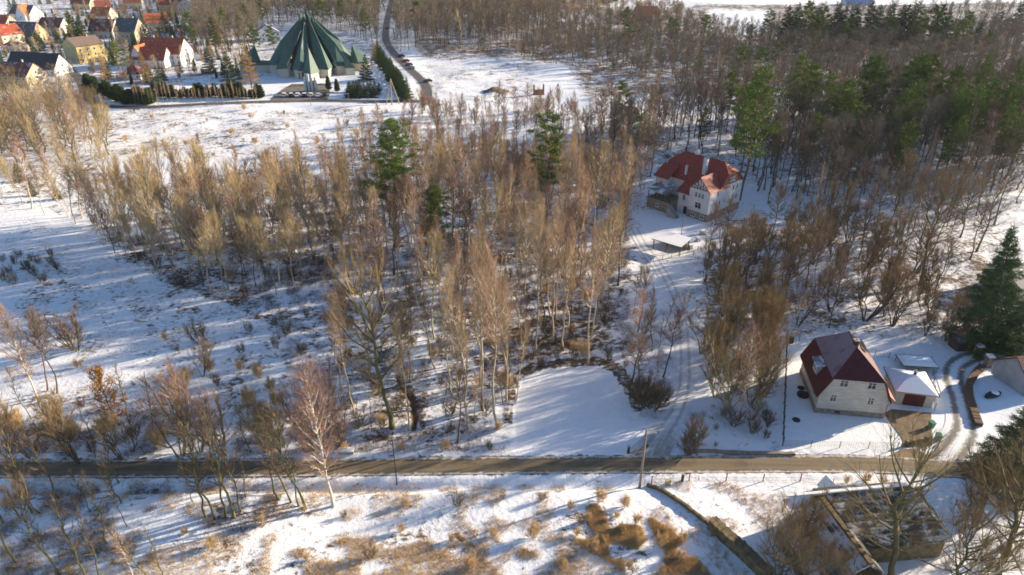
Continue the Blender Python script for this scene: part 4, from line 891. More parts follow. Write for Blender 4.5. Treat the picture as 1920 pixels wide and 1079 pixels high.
def shed_(o): P_(o, 'wall', 'dark_wood', lambda m: m.box(-2.2, 2.2, -1.3, 1.3, 0, 2.1)); P_(o, 'roof', 'roof_slate', lambda m: m.slab([(-2.5, -1.6, 2.15), (2.5, -1.6, 2.15), (2.5, 1.6, 2.6), (-2.5, 1.6, 2.6)], .1)); P_(o, 'door', 'brown_wood', lambda m: m.box(-.4, .4, -1.36, -1.303, .05, 1.9))
small('garden_shed', 1806, 652, 'low dark shed under the huge spruce', 'shed', shed_, .1); HOUSES_AT.append((G(1806, 652)[0], G(1806, 652)[1], 3))
def trailer(o):
    P_(o, 'frame', 'steel', lambda m: [m.box(a - .06, a + .06, b - .06, b + .06, 0, 1.1) for a in (-2.8, 0, 2.8) for b in (-1.6, 1.6)]); P_(o, 'tray', 'green_mesh', lambda m: m.box(-3, 3, -1.8, 1.8, 1.103, 1.25)); P_(o, 'snow_load', 'snow', lambda m: m.mesh([(-2.9, -1.7, 1.253), (2.9, -1.7, 1.253), (2.9, 1.7, 1.253), (-2.9, 1.7, 1.253), (-2.3, -1.1, 1.6), (2.1, -1.2, 1.55), (2.2, 1.1, 1.62), (-2.2, 1.2, 1.55)], [(4, 5, 6, 7), (0, 1, 5, 4), (1, 2, 6, 5), (2, 3, 7, 6), (3, 0, 4, 7)]))
small('cold_frame', 1716, 688, 'snow-loaded flat garden frame behind the garage', 'garden frame', trailer, -.12)
def logs(nm, bx, by, L, rz, lb):
    x, y = G(bx, by); mb = MB(); mb.tube([(0, 0, .25), (L * .5, .1, .35), (L, 0, .2)], [.28, .22, .14], 8); q = mb.build(nm, M['alder_bark'] , loc=(x, y, gz(x, y))); q.rotation_euler.z = rz; tag(q, lb, 'log')
M['bramble_hedge'] = M.get('bramble', None)

# ------------------------------------------------------------------ parked cars
CARC = {}
for k, c in dict(silver=(.45, .46, .48), white=(.75, .76, .78), black=(.02, .02, .025), red=(.35, .02, .05), darkblue=(.02, .03, .07), grey=(.16, .17, .18)).items():
    CARC[k] = plain('paint_' + k, c, .3, .1, .5)
def car_meshes():
    prof = [(-2.1, .35), (-2.15, .75), (-1.95, .95), (-1.3, 1.0), (-.75, 1.42), (.9, 1.45), (1.6, 1.02), (2.1, .92), (2.15, .45), (2.1, .35)]
    def body(mb):
        n = len(prof); vs = []
        for yy, s in ((-.88, 1), (.88, 1)):
            vs += [(x, yy * (.84 if z > 1.1 else 1), z) for x, z in prof]
        mb.mesh(vs, [tuple(range(n)), tuple(range(n, 2 * n))[::-1]] + [(i, i + n, (i + 1) % n + n, (i + 1) % n) for i in range(n)])
    def glass(mb):
        q = [(-1.15, 1.02), (-.72, 1.36), (.86, 1.38), (1.42, 1.04)]
        for s in (-1, 1): mb.mesh([(x, s * (.87 if z > 1.1 else .895), z) for x, z in q] + [(x, s * .7, z) for x, z in q], [(0, 1, 2, 3), (7, 6, 5, 4), (0, 4, 5, 1), (1, 5, 6, 2), (2, 6, 7, 3), (3, 7, 4, 0)])
        mb.slab([(-1.32, -.72, 1.03), (-1.32, .72, 1.03), (-.8, .66, 1.44), (-.8, -.66, 1.44)], .04); mb.slab([(1.6, -.72, 1.06), (1.6, .72, 1.06), (.98, .66, 1.47), (.98, -.66, 1.47)], .04)
    return body, glass
CB, CG = car_meshes(); CAR0 = {}
def car(px, by, rz, col, label, group, snowy=False):
    x, y = G(px, by); o = empty('parked_car', (x, y, .03), rz, label, 'car', group)
    def get(key, mat, f):
        if key not in CAR0: mb = MB(); f(mb); q = mb.build(key[0], mat); CAR0[key] = q.data; D.objects.remove(q)
        c = D.objects.new(key[0], CAR0[key]); link(c); c.parent = o; return c
    get(('body', col), CARC[col], CB); get(('windows',), M['glass'], CG)
    for i, (wx, wy) in enumerate(((-1.35, -.8), (-1.35, .8), (1.35, -.8), (1.35, .8))):
        get(('wheel', i), M['black'], lambda m: m.tube([(wx, wy - .11, .33), (wx, wy + .11, .33)], [.33, .33], 12))
    if snowy: get(('snow_cover',), M['snow'], lambda m: m.slab([(-.75, -.7, 1.54), (.9, -.7, 1.56), (.9, .7, 1.56), (-.75, .7, 1.54)], .1))
G1, G2 = 'cars parked on the church forecourt', 'cars parked along the church lane'
for px, c, s, lb in [(533, 'silver', 1, 'snowy silver car at the outer end of the forecourt row'), (546, 'black', 1, 'black car second in the forecourt row'), (558, 'white', 1, 'white car third in the forecourt row'), (571, 'darkblue', 1, 'dark blue car under snow just before the white pillars'),
                     (583, 'silver', 1, 'silver car in front of the white pillars'), (597, 'white', 0, 'white car after the white pillars in the forecourt row'), (609, 'black', 0, 'black car at the inner end of the forecourt row')]:
    car(px, 182, 1.75, c, lb, G1, s)
for px, by, c, lb in [(752, 108, 'darkblue', 'dark blue car, topmost of the row beside the lane'), (761, 117, 'red', 'dark car with red panels in the row beside the lane'), (767, 124, 'grey', 'grey car in the row beside the lane'), (771, 130, 'silver', 'pale silver car, lowest of the row beside the lane')]:
    car(px, by, .15, c, lb, G2)
car(727, 55, 1.5, 'black', 'black car driving down the forest lane', None); car(802, 155, .6, 'black', 'black car parked by the field corner', None)
def trough(o): P_(o, 'body', 'grey_wall', lambda m: m.box(-1, 1, -1.6, 1.6, 0, 1.0)); P_(o, 'snow_cap', 'snow', lambda m: m.box(-1.05, 1.05, -1.65, 1.65, 1.003, 1.2))

# ------------------------------------------------------------------ air: one closed box of thin haze
mb = MB(); mb.box(-760, 760, -30, 900, -3, 92); hz = mb.build('haze', D.materials.new('haze')); tag(hz, 'thin winter haze over the woods', kind='stuff')
hm = hz.data.materials[0]; hm.use_nodes = True; ht = hm.node_tree; ht.nodes.clear()
pv = ht.nodes.new('ShaderNodeVolumePrincipled'); pv.inputs['Color'].default_value = (.86, .9, 1, 1); pv.inputs['Density'].default_value = HAZE; pv.inputs['Anisotropy'].default_value = .1
ou = ht.nodes.new('ShaderNodeOutputMaterial'); ht.links.new(pv.outputs[0], ou.inputs['Volume'])
# ------------------------------------------------------------------ trees
UP = np.array([0, 0, 1.0])
def unit(v): return v / (np.linalg.norm(v, axis=-1, keepdims=True) + 1e-9)
def tubes_np(P, Rr, sides):
    """P [n,k,3] polylines, Rr [n,k] radii -> verts, quads"""
    n, k, _ = P.shape
    d = np.empty_like(P); d[:, 1:-1] = P[:, 2:] - P[:, :-2]; d[:, 0] = P[:, 1] - P[:, 0]; d[:, -1] = P[:, -1] - P[:, -2]
    d = unit(d); ref = np.where(np.abs(d[..., 2:3]) < .9, UP, np.array([1.0, 0, 0])); a = unit(np.cross(d, ref)); b = np.cross(d, a)
    th = np.arange(sides) * 2 * pi / sides
    V = P[:, :, None, :] + Rr[:, :, None, None] * (np.cos(th)[None, None, :, None] * a[:, :, None, :] + np.sin(th)[None, None, :, None] * b[:, :, None, :])
    base = (np.arange(n)[:, None, None] * k + np.arange(k - 1)[None, :, None]) * sides; s = np.arange(sides)[None, None, :]
    q = np.stack([base + s, base + sides + s, base + sides + (s + 1) % sides, base + (s + 1) % sides], -1).reshape(-1, 4)
    return V.reshape(-1, 3), q
def quads2tris(q): return np.concatenate([q[:, [0, 1, 2]], q[:, [0, 2, 3]]])
def ribbons(P, Dd, L, W, R):
    """thin tapering blades from P along Dd"""
    s = unit(np.cross(Dd, unit(R.normal(size=Dd.shape)))) * (W * .5)[:, None]
    V = np.stack([P - s, P + s, P + Dd * L[:, None]], 1).reshape(-1, 3)
    return V, np.arange(len(V)).reshape(-1, 3)
def cat(parts):
    vs = []; fs = []; n = 0
    for v, f in parts: vs.append(v); fs.append(f + n); n += len(v)
    return np.concatenate(vs), np.concatenate(fs)
PROF = {'round': lambda u: np.sqrt(np.clip(1 - (2 * u - .9) ** 2 * .8, .08, 1)), 'col': lambda u: .55 + .45 * np.sin(u * 2.6 + .3) - .35 * u,
        'cone': lambda u: 1.05 - .9 * u, 'vase': lambda u: .9 - .25 * u, 'top': lambda u: np.sqrt(np.clip(1.1 - (1.6 * u - .7) ** 2, .1, 1))}
def gen_bare(seed, H, nl=34, h0=.35, L=.22, prof='round', el=(.3, 1.1), curve=.35, sub=7, tw=10, tl=1.0, w=.03, r=.16, stems=1, lean=.02,
             droop=0.0, up=.35, wander=.012, spread=.3, leaf=0, sides=6, **_):
    R = np.random.default_rng(seed); n = 10; tt = np.linspace(0, 1, n)
    ST, RA, LB, LR = [], [], [], []
    for s in range(stems):
        h = H * (1 if s == 0 else R.uniform(.7, 1)); a = R.uniform(0, 6.28)
        ln = R.normal(0, lean, 2) + (np.array([cos(a), sin(a)]) * R.uniform(.3, 1) * spread if stems > 1 else 0)
        wd = np.cumsum(R.normal(0, wander * h, (n, 2)), 0); wd -= wd[0]
        P = np.zeros((n, 3)); P[:, 2] = tt * h; P[:, :2] = ln * h * (tt[:, None] if stems == 1 else np.sin(tt * 1.5)[:, None]) + wd
        if stems > 1: P[:, :2] += np.array([cos(a), sin(a)]) * .25
        rr = r * (1 if stems == 1 else .62) * (1 - tt) ** .8 * .9 + .02; rr[0] *= 1.35
        ST.append(P); RA.append(rr)
        k = nl if stems == 1 else max(5, nl // stems)
        u = (np.arange(k) + R.uniform(0, 1, k)) / k; t = h0 + (1 - h0) * u * .97
        base = np.stack([np.interp(t, tt, P[:, j]) for j in range(3)], -1)
        az = np.arange(k) * 2.4 + R.uniform(-.5, .5, k) + a
        e0 = el[0] + (el[1] - el[0]) * u + R.normal(0, .13, k)
        ll = H * L * PROF[prof](u) * R.uniform(.65, 1.2, k)
        pts = [base]; p = base
        for j in range(4):
            e = e0 + curve * j / 3 - (.0 if not droop else droop * .25 * j / 3)
            dd = np.stack([np.cos(az) * np.cos(e), np.sin(az) * np.cos(e), np.sin(e)], -1) + R.normal(0, .09, (k, 3))
            p = p + unit(dd) * (ll / 4)[:, None]; pts.append(p)
        LB.append(np.stack(pts, 1)); r0 = np.minimum(np.interp(t, tt, rr) * .7, .012 * ll + .02)
        LR.append(r0[:, None] * np.array([1.4, 1.15, .9, .65, .35]) + w * .3)
    ST = np.stack(ST); RA = np.stack(RA); LB = np.concatenate(LB); LR = np.concatenate(LR)
    v1, q1 = tubes_np(ST, RA, sides); v2, q2 = tubes_np(LB, LR, 3 if sides > 3 else 3)
    trunk = cat([(v1, quads2tris(q1)), (v2, quads2tris(q2))])
    # branches off the limbs
    nL = len(LB); seg = np.linalg.norm(LB[:, 1] - LB[:, 0], axis=-1) * 4
    li = np.repeat(np.arange(nL), sub); s = R.uniform(.12, 1, len(li)); x = s * 4; i0 = np.minimum(x.astype(int), 3); f = (x - i0)[:, None]
    p = LB[li, i0] * (1 - f) + LB[li, i0 + 1] * f; d = unit(LB[li, i0 + 1] - LB[li, i0])
    d = unit(d + unit(R.normal(size=d.shape)) * .65 + UP * (up - droop * .5)); bl = seg[li] * R.uniform(.3, .7, len(li)) * (1.15 - s * .55) + .25
    parts = [ribbons(p, d, bl, np.full(len(bl), w * 1.6 + .05), R)]
    ti = np.repeat(np.arange(len(p)), tw); s2 = R.uniform(.05, 1, len(ti))[:, None]; p2 = p[ti] + d[ti] * bl[ti, None] * s2
    d2 = unit(d[ti] * 1.0 + unit(R.normal(size=p2.shape)) * .62 + UP * (up * 1.2 - droop)); l2 = tl * R.uniform(.5, 1.7, len(ti)) * np.clip(seg[li][ti] / (H * L * .7), .35, 1.15)
    parts.append(ribbons(p2, d2, l2, np.full(len(l2), w), R))
    if leaf:
        k = R.integers(0, len(p2), leaf); p3 = p2[k] + d2[k] * (l2[k] * R.uniform(0, 1, leaf))[:, None]; d3 = unit(R.normal(size=p3.shape))
        parts.append(ribbons(p3, d3, np.full(leaf, .22), np.full(leaf, .2), R))
    return trunk, cat(parts)
def gen_conifer(seed, H, kind='pine', nb=46, per=70, size=.45, r=.2, w=.16, **_):
    R = np.random.default_rng(seed); n = 8; tt = np.linspace(0, 1, n)
    P = np.zeros((1, n, 3)); P[0, :, 2] = tt * H; P[0, :, :2] = np.cumsum(R.normal(0, .01 * H if kind == 'pine' else .002 * H, (n, 2)), 0); P[0, 0, :2] = 0
    v1, q1 = tubes_np(P, (r * (1 - tt * .92))[None], 6)
    if kind == 'pine': h0, Lm, el, pf = .38, .19, (-.05, .8), (lambda u: np.sqrt(np.clip(1 - (1.4 * u - .35) ** 2, .10, 1)) * (.75 + .25 * np.sin(u * 40 + seed)))
    elif kind == 'spruce': h0, Lm, el, pf = .04, .24, (-.25, .35), (lambda u: 1.03 - u)
    elif kind == 'larch': h0, Lm, el, pf = .12, .19, (-.05, .5), (lambda u: 1.03 - .93 * u)
    else: h0, Lm, el, pf = .02, .2, (.6, 1.3), (lambda u: np.sqrt(np.clip(1.02 - u ** 2, .05, 1)))
    u = ((np.arange(nb) + R.uniform(0, 1, nb)) / nb) ** (1.15 if kind == 'spruce' else 1); t = h0 + (1 - h0) * u * .98
    base = np.stack([np.interp(t, tt, P[0, :, j]) for j in range(3)], -1); az = np.arange(nb) * 2.4 + R.uniform(-.4, .4, nb)
    e = el[0] + (el[1] - el[0]) * u + R.normal(0, .1, nb); L = H * Lm * pf(u) * R.uniform(.7 if kind == 'pine' else .82, 1.18 if kind == 'pine' else 1.08, nb)
    dd = np.stack([np.cos(az) * np.cos(e), np.sin(az) * np.cos(e), np.sin(e)], -1)
    j = np.arange(4) / 3.0
    LBp = base[:, None] + dd[:, None] * (L[:, None] * j[None])[..., None]; LBp[:, :, 2] += (L[:, None] * j ** 2 * (.12 if kind != 'spruce' else .1))
    v2, q2 = tubes_np(LBp, np.maximum(.012, .014 * L[:, None] * (1.1 - j)[None]), 3)
    trunk = cat([(v1, quads2tris(q1)), (v2, quads2tris(q2))])
    wgt = L / L.sum(); cnt = np.maximum(6, (wgt * nb * per).astype(int)); li = np.repeat(np.arange(nb), cnt)
    if kind == 'pine':      # needles in tufts toward the branch ends
        nt_ = 7; tuf = R.uniform(.35, 1.05, (nb, nt_)); ti = R.integers(0, nt_, len(li)); s = tuf[li, ti]
        off = R.normal(0, 1, (nb, nt_, 3)) * (L[:, None, None] * .17) * np.array([1, 1, .6]); c = off[li, ti]
        jit = R.normal(0, .36, (len(li), 3)) * np.array([1, 1, .5])
    else:
        s = R.uniform(.08, 1.03, len(li)) ** (.75 if kind != 'thuja' else .6); c = 0
        side = np.stack([-np.sin(az[li]), np.cos(az[li]), np.zeros(len(li))], -1)
        jit = side * R.normal(0, .26, len(li))[:, None] * (L[li] * (1.1 - s) + .25)[:, None] * .9 + R.normal(0, .09, (len(li), 3)) - UP * (np.abs(R.normal(0, .16, len(li))))[:, None] * (kind == 'spruce')
    p = base[li] + dd[li] * (L[li] * s)[:, None] + c + jit * (.75 if kind == 'pine' else 1); p[:, 2] += L[li] * s ** 2 * .1
    p[:, 2] = np.clip(p[:, 2], .05, None)
    d = unit(dd[li] * .6 + unit(R.normal(size=p.shape)) * .8 + UP * (.25 if kind == 'pine' else -.1)); l = size * R.uniform(.5, 1.15, len(li))
    return trunk, ribbons(p, d, l, np.full(len(l), w), R)

KINDS = {   # species: generator arguments per detail level come from LOD below
    'aspen': dict(twf=.6, H=22, nl=34, h0=.44, L=.165, prof='col', el=(.75, 1.25), curve=.3, tl=1.1, r=.17, up=.5, lean=.03, bark='aspen_bark', twig='aspen_twig', name='aspen_tree'),
    'gold': dict(twf=.6, H=21, nl=40, h0=.40, L=.25, prof='round', el=(.65, 1.25), curve=.3, tl=1.2, r=.17, up=.5, lean=.06, bark='aspen_bark', twig='gold_twig', name='poplar_tree'),
    'alder': dict(twf=.75, H=18, nl=32, h0=.48, L=.2, prof='round', el=(.4, 1.2), curve=.3, tl=1.0, r=.16, up=.35, bark='alder_bark', twig='alder_twig', name='alder_tree'),
    'dark': dict(twf=.75, H=19, nl=32, h0=.46, L=.2, prof='top', el=(.5, 1.2), curve=.3, tl=1.0, r=.2, up=.3, lean=.025, bark='alder_bark', twig='grey_twig', name='hornbeam_tree'),
    'birch': dict(twf=.6, H=16, nl=30, h0=.34, L=.17, prof='col', el=(.7, 1.2), curve=.1, tl=1.2, r=.13, droop=.55, up=.3, lean=.03, wander=.006, bark='birch_bark', twig='red_twig', name='birch_tree'),
    'bigbirch': dict(twf=.7, H=16, nl=44, h0=.2, L=.2, prof='round', el=(.7, 1.25), curve=.2, tl=1.3, r=.15, droop=.5, up=.3, lean=.015, wander=.005, bark='birch_bark', twig='red_twig', name='birch_tree'),
    'oak': dict(H=17, nl=30, h0=.22, L=.36, prof='round', el=(.2, 1.2), curve=.35, tl=1.2, r=.3, up=.3, wander=.02, bark='moss_bark', twig='oak_twig', name='oak_tree'),
    'thin': dict(H=11, nl=18, h0=.3, L=.13, prof='col', el=(.7, 1.2), curve=.2, tl=.8, r=.07, up=.4, lean=.06, bark='moss_bark', twig='bush_twig', name='young_tree', sub=4, twf=.45),
    'multi': dict(H=12, nl=48, h0=.25, L=.3, prof='round', el=(.5, 1.2), curve=.3, tl=1.0, r=.16, stems=6, spread=.3, up=.4, bark='alder_bark', twig='oak_twig', name='willow_tree'),
    'olive': dict(H=12, nl=54, h0=.2, L=.26, prof='round', el=(.6, 1.2), curve=.3, tl=1.0, r=.14, stems=7, spread=.28, up=.45, bark='aspen_bark', twig='olive_twig', name='hazel_tree'),
    'rust': dict(H=9, nl=30, h0=.15, L=.24, prof='round', el=(.3, 1.1), tl=.7, r=.1, bark='moss_bark', twig='rust_leaf', name='oak_sapling', leaf=1500),
    'bush': dict(H=3.2, nl=48, h0=.1, L=.4, prof='vase', el=(.5, 1.2), tl=.7, r=.05, stems=8, spread=.45, up=.4, bark='moss_bark', twig='bush_twig', name='shrub', sub=5, twf=.6),
    'tanbush': dict(H=3.0, nl=48, h0=.1, L=.4, prof='vase', el=(.5, 1.2), tl=.7, r=.05, stems=8, spread=.45, up=.4, bark='aspen_bark', twig='dry_grass', name='broom_shrub', sub=8, twf=1.1),
    'redbush': dict(H=8, nl=48, h0=.12, L=.3, prof='round', el=(.5, 1.2), tl=.9, r=.1, stems=5, spread=.3, up=.4, bark='moss_bark', twig='red_twig', name='tall_shrub', sub=6, twf=.8),
}
CON = {'pine': dict(H=22, r=.22, bark='pine_bark', twig='pine_needle', name='pine_tree'), 'spruce': dict(H=18, r=.22, bark='alder_bark', twig='spruce_needle', name='spruce_tree'),
       'larch': dict(H=17, r=.2, bark='alder_bark', twig='larch_twig', name='larch_tree'), 'thuja': dict(H=5, r=.1, bark='alder_bark', twig='thuja_needle', name='thuja_tree')}
LOD = [dict(sub=9, tw=15, w=.014, sides=7, var=4), dict(sub=8, tw=11, w=.019, sides=5, var=4), dict(sub=5, tw=10, w=.034, sides=4, var=4), dict(sub=4, tw=8, w=.055, sides=3, var=4)]
CLOD = [dict(nb=130, per=230, size=.42, w=.09), dict(nb=90, per=120, size=.5, w=.14), dict(nb=60, per=130, size=.6, w=.17), dict(nb=46, per=85, size=.8, w=.3)]
PROTO = {}; RAW = {}
def raw(kind, lod, var):
    key = (kind, lod, var)
    if key not in RAW:
        seed = 1000 * (list(KINDS) + list(CON)).index(kind) + lod * 10 + var
        if kind in KINDS:
            a = dict(KINDS[kind]); l = LOD[lod]; f = a.pop('twf', 1.0); sm = a['H'] < 6
            a['tw'] = max(3, int(l['tw'] * f)); a['w'] = l['w'] * (.75 if sm else 1); a['sides'] = l['sides']; a['sub'] = min(a.get('sub', 9), l['sub'])
            if lod > 1: a['nl'] = int(a['nl'] * .8)
            RAW[key] = gen_bare(seed, **a)
        else:
            a = dict(CON[kind]); a.update(CLOD[lod]); a['kind'] = kind
            if kind == 'thuja': a['size'] *= .55; a['w'] *= .6; a['nb'] = int(a['nb'] * .7)
            if kind == 'pine': a['nb'] = int(a['nb'] * .45); a['per'] = int(a['per'] * 1.5)
            if kind == 'larch': a['w'] *= .35; a['size'] *= 1.1
            RAW[key] = gen_conifer(seed, **a)
    return RAW[key]
def spec(kind): return KINDS.get(kind) or CON[kind]
def proto(kind, lod, var, split):
    key = (kind, lod, var, split)
    if key not in PROTO:
        (tv, tf), (cv, cf) = raw(kind, lod, var); s = spec(kind)
        if split: PROTO[key] = (npmesh('trunk', tv, tf, [M[s['bark']]]), npmesh('crown', cv, cf, [M[s['twig']]]))
        else:
            v, f = cat([(tv, tf), (cv, cf)]); PROTO[key] = (npmesh(s['name'], v, f, [M[s['bark']], M[s['twig']]], np.r_[np.zeros(len(tf)), np.ones(len(cf))]),)
    return PROTO[key]
def lod_of(y): return 0 if y < 150 else 1 if y < 235 else 2 if y < 380 else 3
tree_rng = random.Random(42)
def plant(kind, x, y, h, label, group=None, cat_='tree', tilt=None, wide=1.0, twig=None):
    s = spec(kind); lod = lod_of(y); var = tree_rng.randrange(LOD[lod]['var']); sc = h / s['H']
    z = gz(x, y) - .05; rz = tree_rng.uniform(0, 6.28)
    if tilt is not None: rz = 0
    tl = tilt if tilt is not None else (tree_rng.gauss(0, .03), tree_rng.gauss(0, .03))
    if lod <= 2 or cat_ == 'x':
        ms = proto(kind, lod, var, True)
        o = empty(s['name'], (x, y, z), rz, label, cat_, group); o.scale = (sc * wide, sc * wide, sc); o.rotation_euler = (tl[0], tl[1], rz)
        for nme, me in zip(('trunk', 'crown'), ms):
            c = D.objects.new(nme, me); c.parent = o; link(c)
        if kind in ('bush', 'tanbush', 'redbush'): pass
    else:
        o = D.objects.new(s['name'], proto(kind, lod, var, False)[0]); link(o); o.location = (x, y, z); o.rotation_euler = (tl[0], tl[1], rz)
        o.scale = (sc * wide, sc * wide, sc); tag(o, label, cat_, group)
    return o
def at_px(kind, bx, by, ty, label, group=None, crown=False, **k):
    if crown: bx = 960 + (bx - 960) * (2897 - by) / (2897 - (by * .3 + ty * .7))
    x, y = G(bx, by); return plant(kind, x, y, HT(by, ty), label, group, **k)
WAIT = []
def flush(cap=290):
    """the nearest trees of each kind one by one; those beyond the cap go into one merged wood"""
    cnt = {}; rest = []
    for w in sorted(WAIT, key=lambda w: w[1] ** 2 + w[2] ** 2):
        nm = spec(w[0])['name']; cnt[nm] = cnt.get(nm, 0) + 1
        if cnt[nm] <= cap: plant(*w[:6], wide=w[6])
        else: rest.append(w)
    print('FLUSH', cnt, 'rest', len(rest)); return rest
def scatter(poly, dist, seed, ymax=None, avoid=()):
    """points on the ground inside a traced zone, at least dist apart"""
    gp = [G(*p) for p in poly]; xs = [p[0] for p in gp]; ys = [p[1] for p in gp]; R = np.random.default_rng(seed)
    area = (max(xs) - min(xs)) * (max(ys) - min(ys)); n = int(min(area / dist ** 2 * 5, 60000))
    c = np.stack([R.uniform(min(xs), max(xs), n), R.uniform(min(ys), max(ys), n)], -1); px, py = PX(c[:, 0], c[:, 1]); c = c[inpoly(px, py, poly)]
    ok = np.ones(len(c), bool)
    for pl, w in ((ROAD, 3.2), (TRACK, 2.6), (LANE, 3.2), (FARROAD, 3.5), (LANE2, 3.5)): ok &= seg_dist(c[:, 0], c[:, 1], pl) > w
    for ap in NOPLANT:
        px, py = PX(c[:, 0], c[:, 1]); ok &= ~inpoly(px, py, ap)
    c = c[ok]; cell = {}; out = []
    for x, y in c:
        k = (int(x // dist), int(y // dist)); bad = False
        for a in (-1, 0, 1):
            for b in (-1, 0, 1):
                for (u, v) in cell.get((k[0] + a, k[1] + b), ()):
                    if (u - x) ** 2 + (v - y) ** 2 < dist * dist: bad = True; break
                if bad: break
            if bad: break
        if not bad: cell.setdefault(k, []).append((x, y)); out.append((float(x), float(y)))
    return out
NOPLANT = [[(1195, 400), (1225, 330), (1260, 290), (1400, 300), (1420, 400), (1340, 450), (1290, 500), (1195, 475)],
           [(1466, 630), (1760, 640), (1790, 860), (1460, 860)], [(970, 700), (1160, 690), (1170, 770), (1215, 860), (960, 860)],
           [(770, 118), (880, 108), (1000, 118), (1180, 140), (1200, 200), (800, 190)], [(1740, 640), (1920, 650), (1920, 860), (1760, 860)]]
def stand(poly, dist, seed, mix, hr, label, group, edge=None):
    """a stand of trees: mix = [(kind, share, label, height factor)]"""
    pts = scatter(poly, dist, seed); R = random.Random(seed); n = 0
    for (x, y) in pts:
        q = R.random(); a = 0
        for kd in mix:
            a += kd[1]
            if q <= a: break
        h = R.uniform(hr[0] * .85, hr[1]) * (kd[3] if len(kd) > 3 else 1) * (1 if R.random() > .15 else R.uniform(.55, .9))
        WAIT.append((kd[0], x, y, h, kd[2] + ' ' + label, kd[2] + 's ' + group, R.uniform(.75, 1.35))); n += 1
    print('STAND', group, n); return n
def mass(name, specs, seed, label, rest=(), fat=1.5):
    """a far wood merged into one body"""
    VS, FS, MI, mats = [], [], [], []; n = 0; R = random.Random(seed); cnt = 0
    todo = [(w[0], w[1], w[2], w[3]) for w in rest]
    for (poly, dist, sd, mix, hr) in specs:
        for (x, y) in scatter(poly, dist, sd):
            q = R.random(); a = 0
            for kd in mix:
                a += kd[1]
                if q <= a: break
            todo.append((kd[0], x, y, R.uniform(*hr) * kd[2]))
    if 1:
        for (kk, x, y, hh) in todo:
            s = spec(kk); (tv, tf), (cv, cf) = raw(kk, 3 if y > 300 else 2, R.randrange(4)); sc = hh / s['H']; an = R.uniform(0, 6.28); ca, sa = cos(an), sin(an)
            for (v, f, mk) in ((tv, tf, s['bark']), (cv, cf, s['twig'])):
                if mk not in mats: mats.append(mk)
                w = v * sc; wx = (w[:, 0] * ca - w[:, 1] * sa) * fat + x; wy = (w[:, 0] * sa + w[:, 1] * ca) * fat + y
                VS.append(np.stack([wx, wy, w[:, 2]], -1)); FS.append(f + n); n += len(v); MI.append(np.full(len(f), mats.index(mk)))
            cnt += 1
    me = npmesh(name, np.concatenate(VS), np.concatenate(FS), [M[k] for k in mats], np.concatenate(MI))
    print('MASS', name, cnt, len(me.polygons)); return tag(link(D.objects.new(name, me)), label, 'wood', kind='stuff')
# ------------------------------------------------------------------ planting
PALE = 'bare pale-barked aspen'; YEL = 'bare straw-coloured poplar'; ALD = 'bare brown alder'; DRK = 'dark bare hornbeam'; BIR = 'white-barked birch'
OAK = 'spreading bare oak'; YNG = 'thin young tree'
# grove on the left, yellow twigs
stand([(135, 415), (235, 490), (330, 530), (430, 572), (560, 552), (640, 505), (700, 468), (690, 415), (520, 402), (330, 395), (170, 395)], 3.2, 11,
      [('gold', .5, YEL), ('aspen', .28, PALE), ('birch', .1, BIR, .85), ('alder', .12, ALD, .85)], (14, 20), 'in the dense grove between the open snow and the far meadow', 'of the dense grove at the meadow')
# central grove of slender pale trees
stand([(640, 500), (720, 430), (900, 380), (1120, 380), (1180, 470), (1170, 560), (1120, 655), (1010, 668), (950, 740), (860, 700), (760, 640), (690, 600)], 4.2, 12,
      [('aspen', .55, PALE), ('gold', .12, YEL), ('alder', .18, ALD, .85), ('birch', .08, BIR, .85), ('thin', .07, YNG, .6)], (18, 25), 'in the tall grove above the snowy lawn', 'of the tall grove above the lawn')
stand([(620, 640), (760, 640), (860, 700), (945, 740), (950, 815), (840, 835), (700, 835), (640, 800), (640, 720)], 4.6, 13,
      [('aspen', .4, PALE), ('thin', .45, YNG, .55), ('alder', .15, ALD, .7)], (15, 23), 'on the snowy slope above the asphalt road', 'of the slope above the road')
# mixed birch belt behind the groves
stand([(470, 360), (620, 325), (700, 270), (800, 248), (900, 232), (1180, 240), (1200, 330), (1180, 400), (900, 385), (700, 400), (560, 385)], 4.2, 14,
      [('birch', .42, BIR, 1.0), ('aspen', .2, PALE, 1.15), ('redbush', .15, 'reddish bare thicket tree', .7), ('alder', .23, ALD, 1.1)], (9, 14), 'in the birch belt beside the far meadow', 'of the birch belt')
stand([(760, 232), (1240, 238), (1250, 215), (1080, 205), (800, 205)], 4.6, 15,
      [('birch', .4, BIR), ('redbush', .35, 'reddish bare thicket tree', .8), ('alder', .25, ALD)], (7, 12), 'along the rough way below the earth heaps', 'along the rough way')
# big forest on the right
stand([(1120, 262), (1300, 228), (1600, 205), (1960, 190), (2080, 300), (1990, 345), (1800, 352), (1540, 350), (1490, 335), (1410, 366), (1395, 335), (1240, 292), (1225, 335), (1170, 345)], 4.3, 16,
      [('dark', .44, DRK), ('alder', .26, ALD), ('birch', .14, BIR, .95), ('aspen', .1, PALE), ('pine', .06, 'tall green pine', 1.02)], (17, 22), 'in the tall forest behind the white villa', 'of the forest behind the villa')
stand([(1432, 352), (1540, 342), (1660, 342), (1680, 366), (1500, 378), (1434, 376)], 3.6, 28, [('dark', .6, DRK), ('alder', .15, ALD), ('pine', .25, 'tall green pine', 1.0)], (18, 22), 'shading the yard of the white villa', 'shading the villa yard')
stand([(1120, 345), (1225, 335), (1215, 400), (1180, 440), (1130, 420)], 3.6, 17, [('aspen', .5, PALE), ('birch', .5, BIR)], (12, 18), 'next to the villa terrace', 'next to the villa terrace')
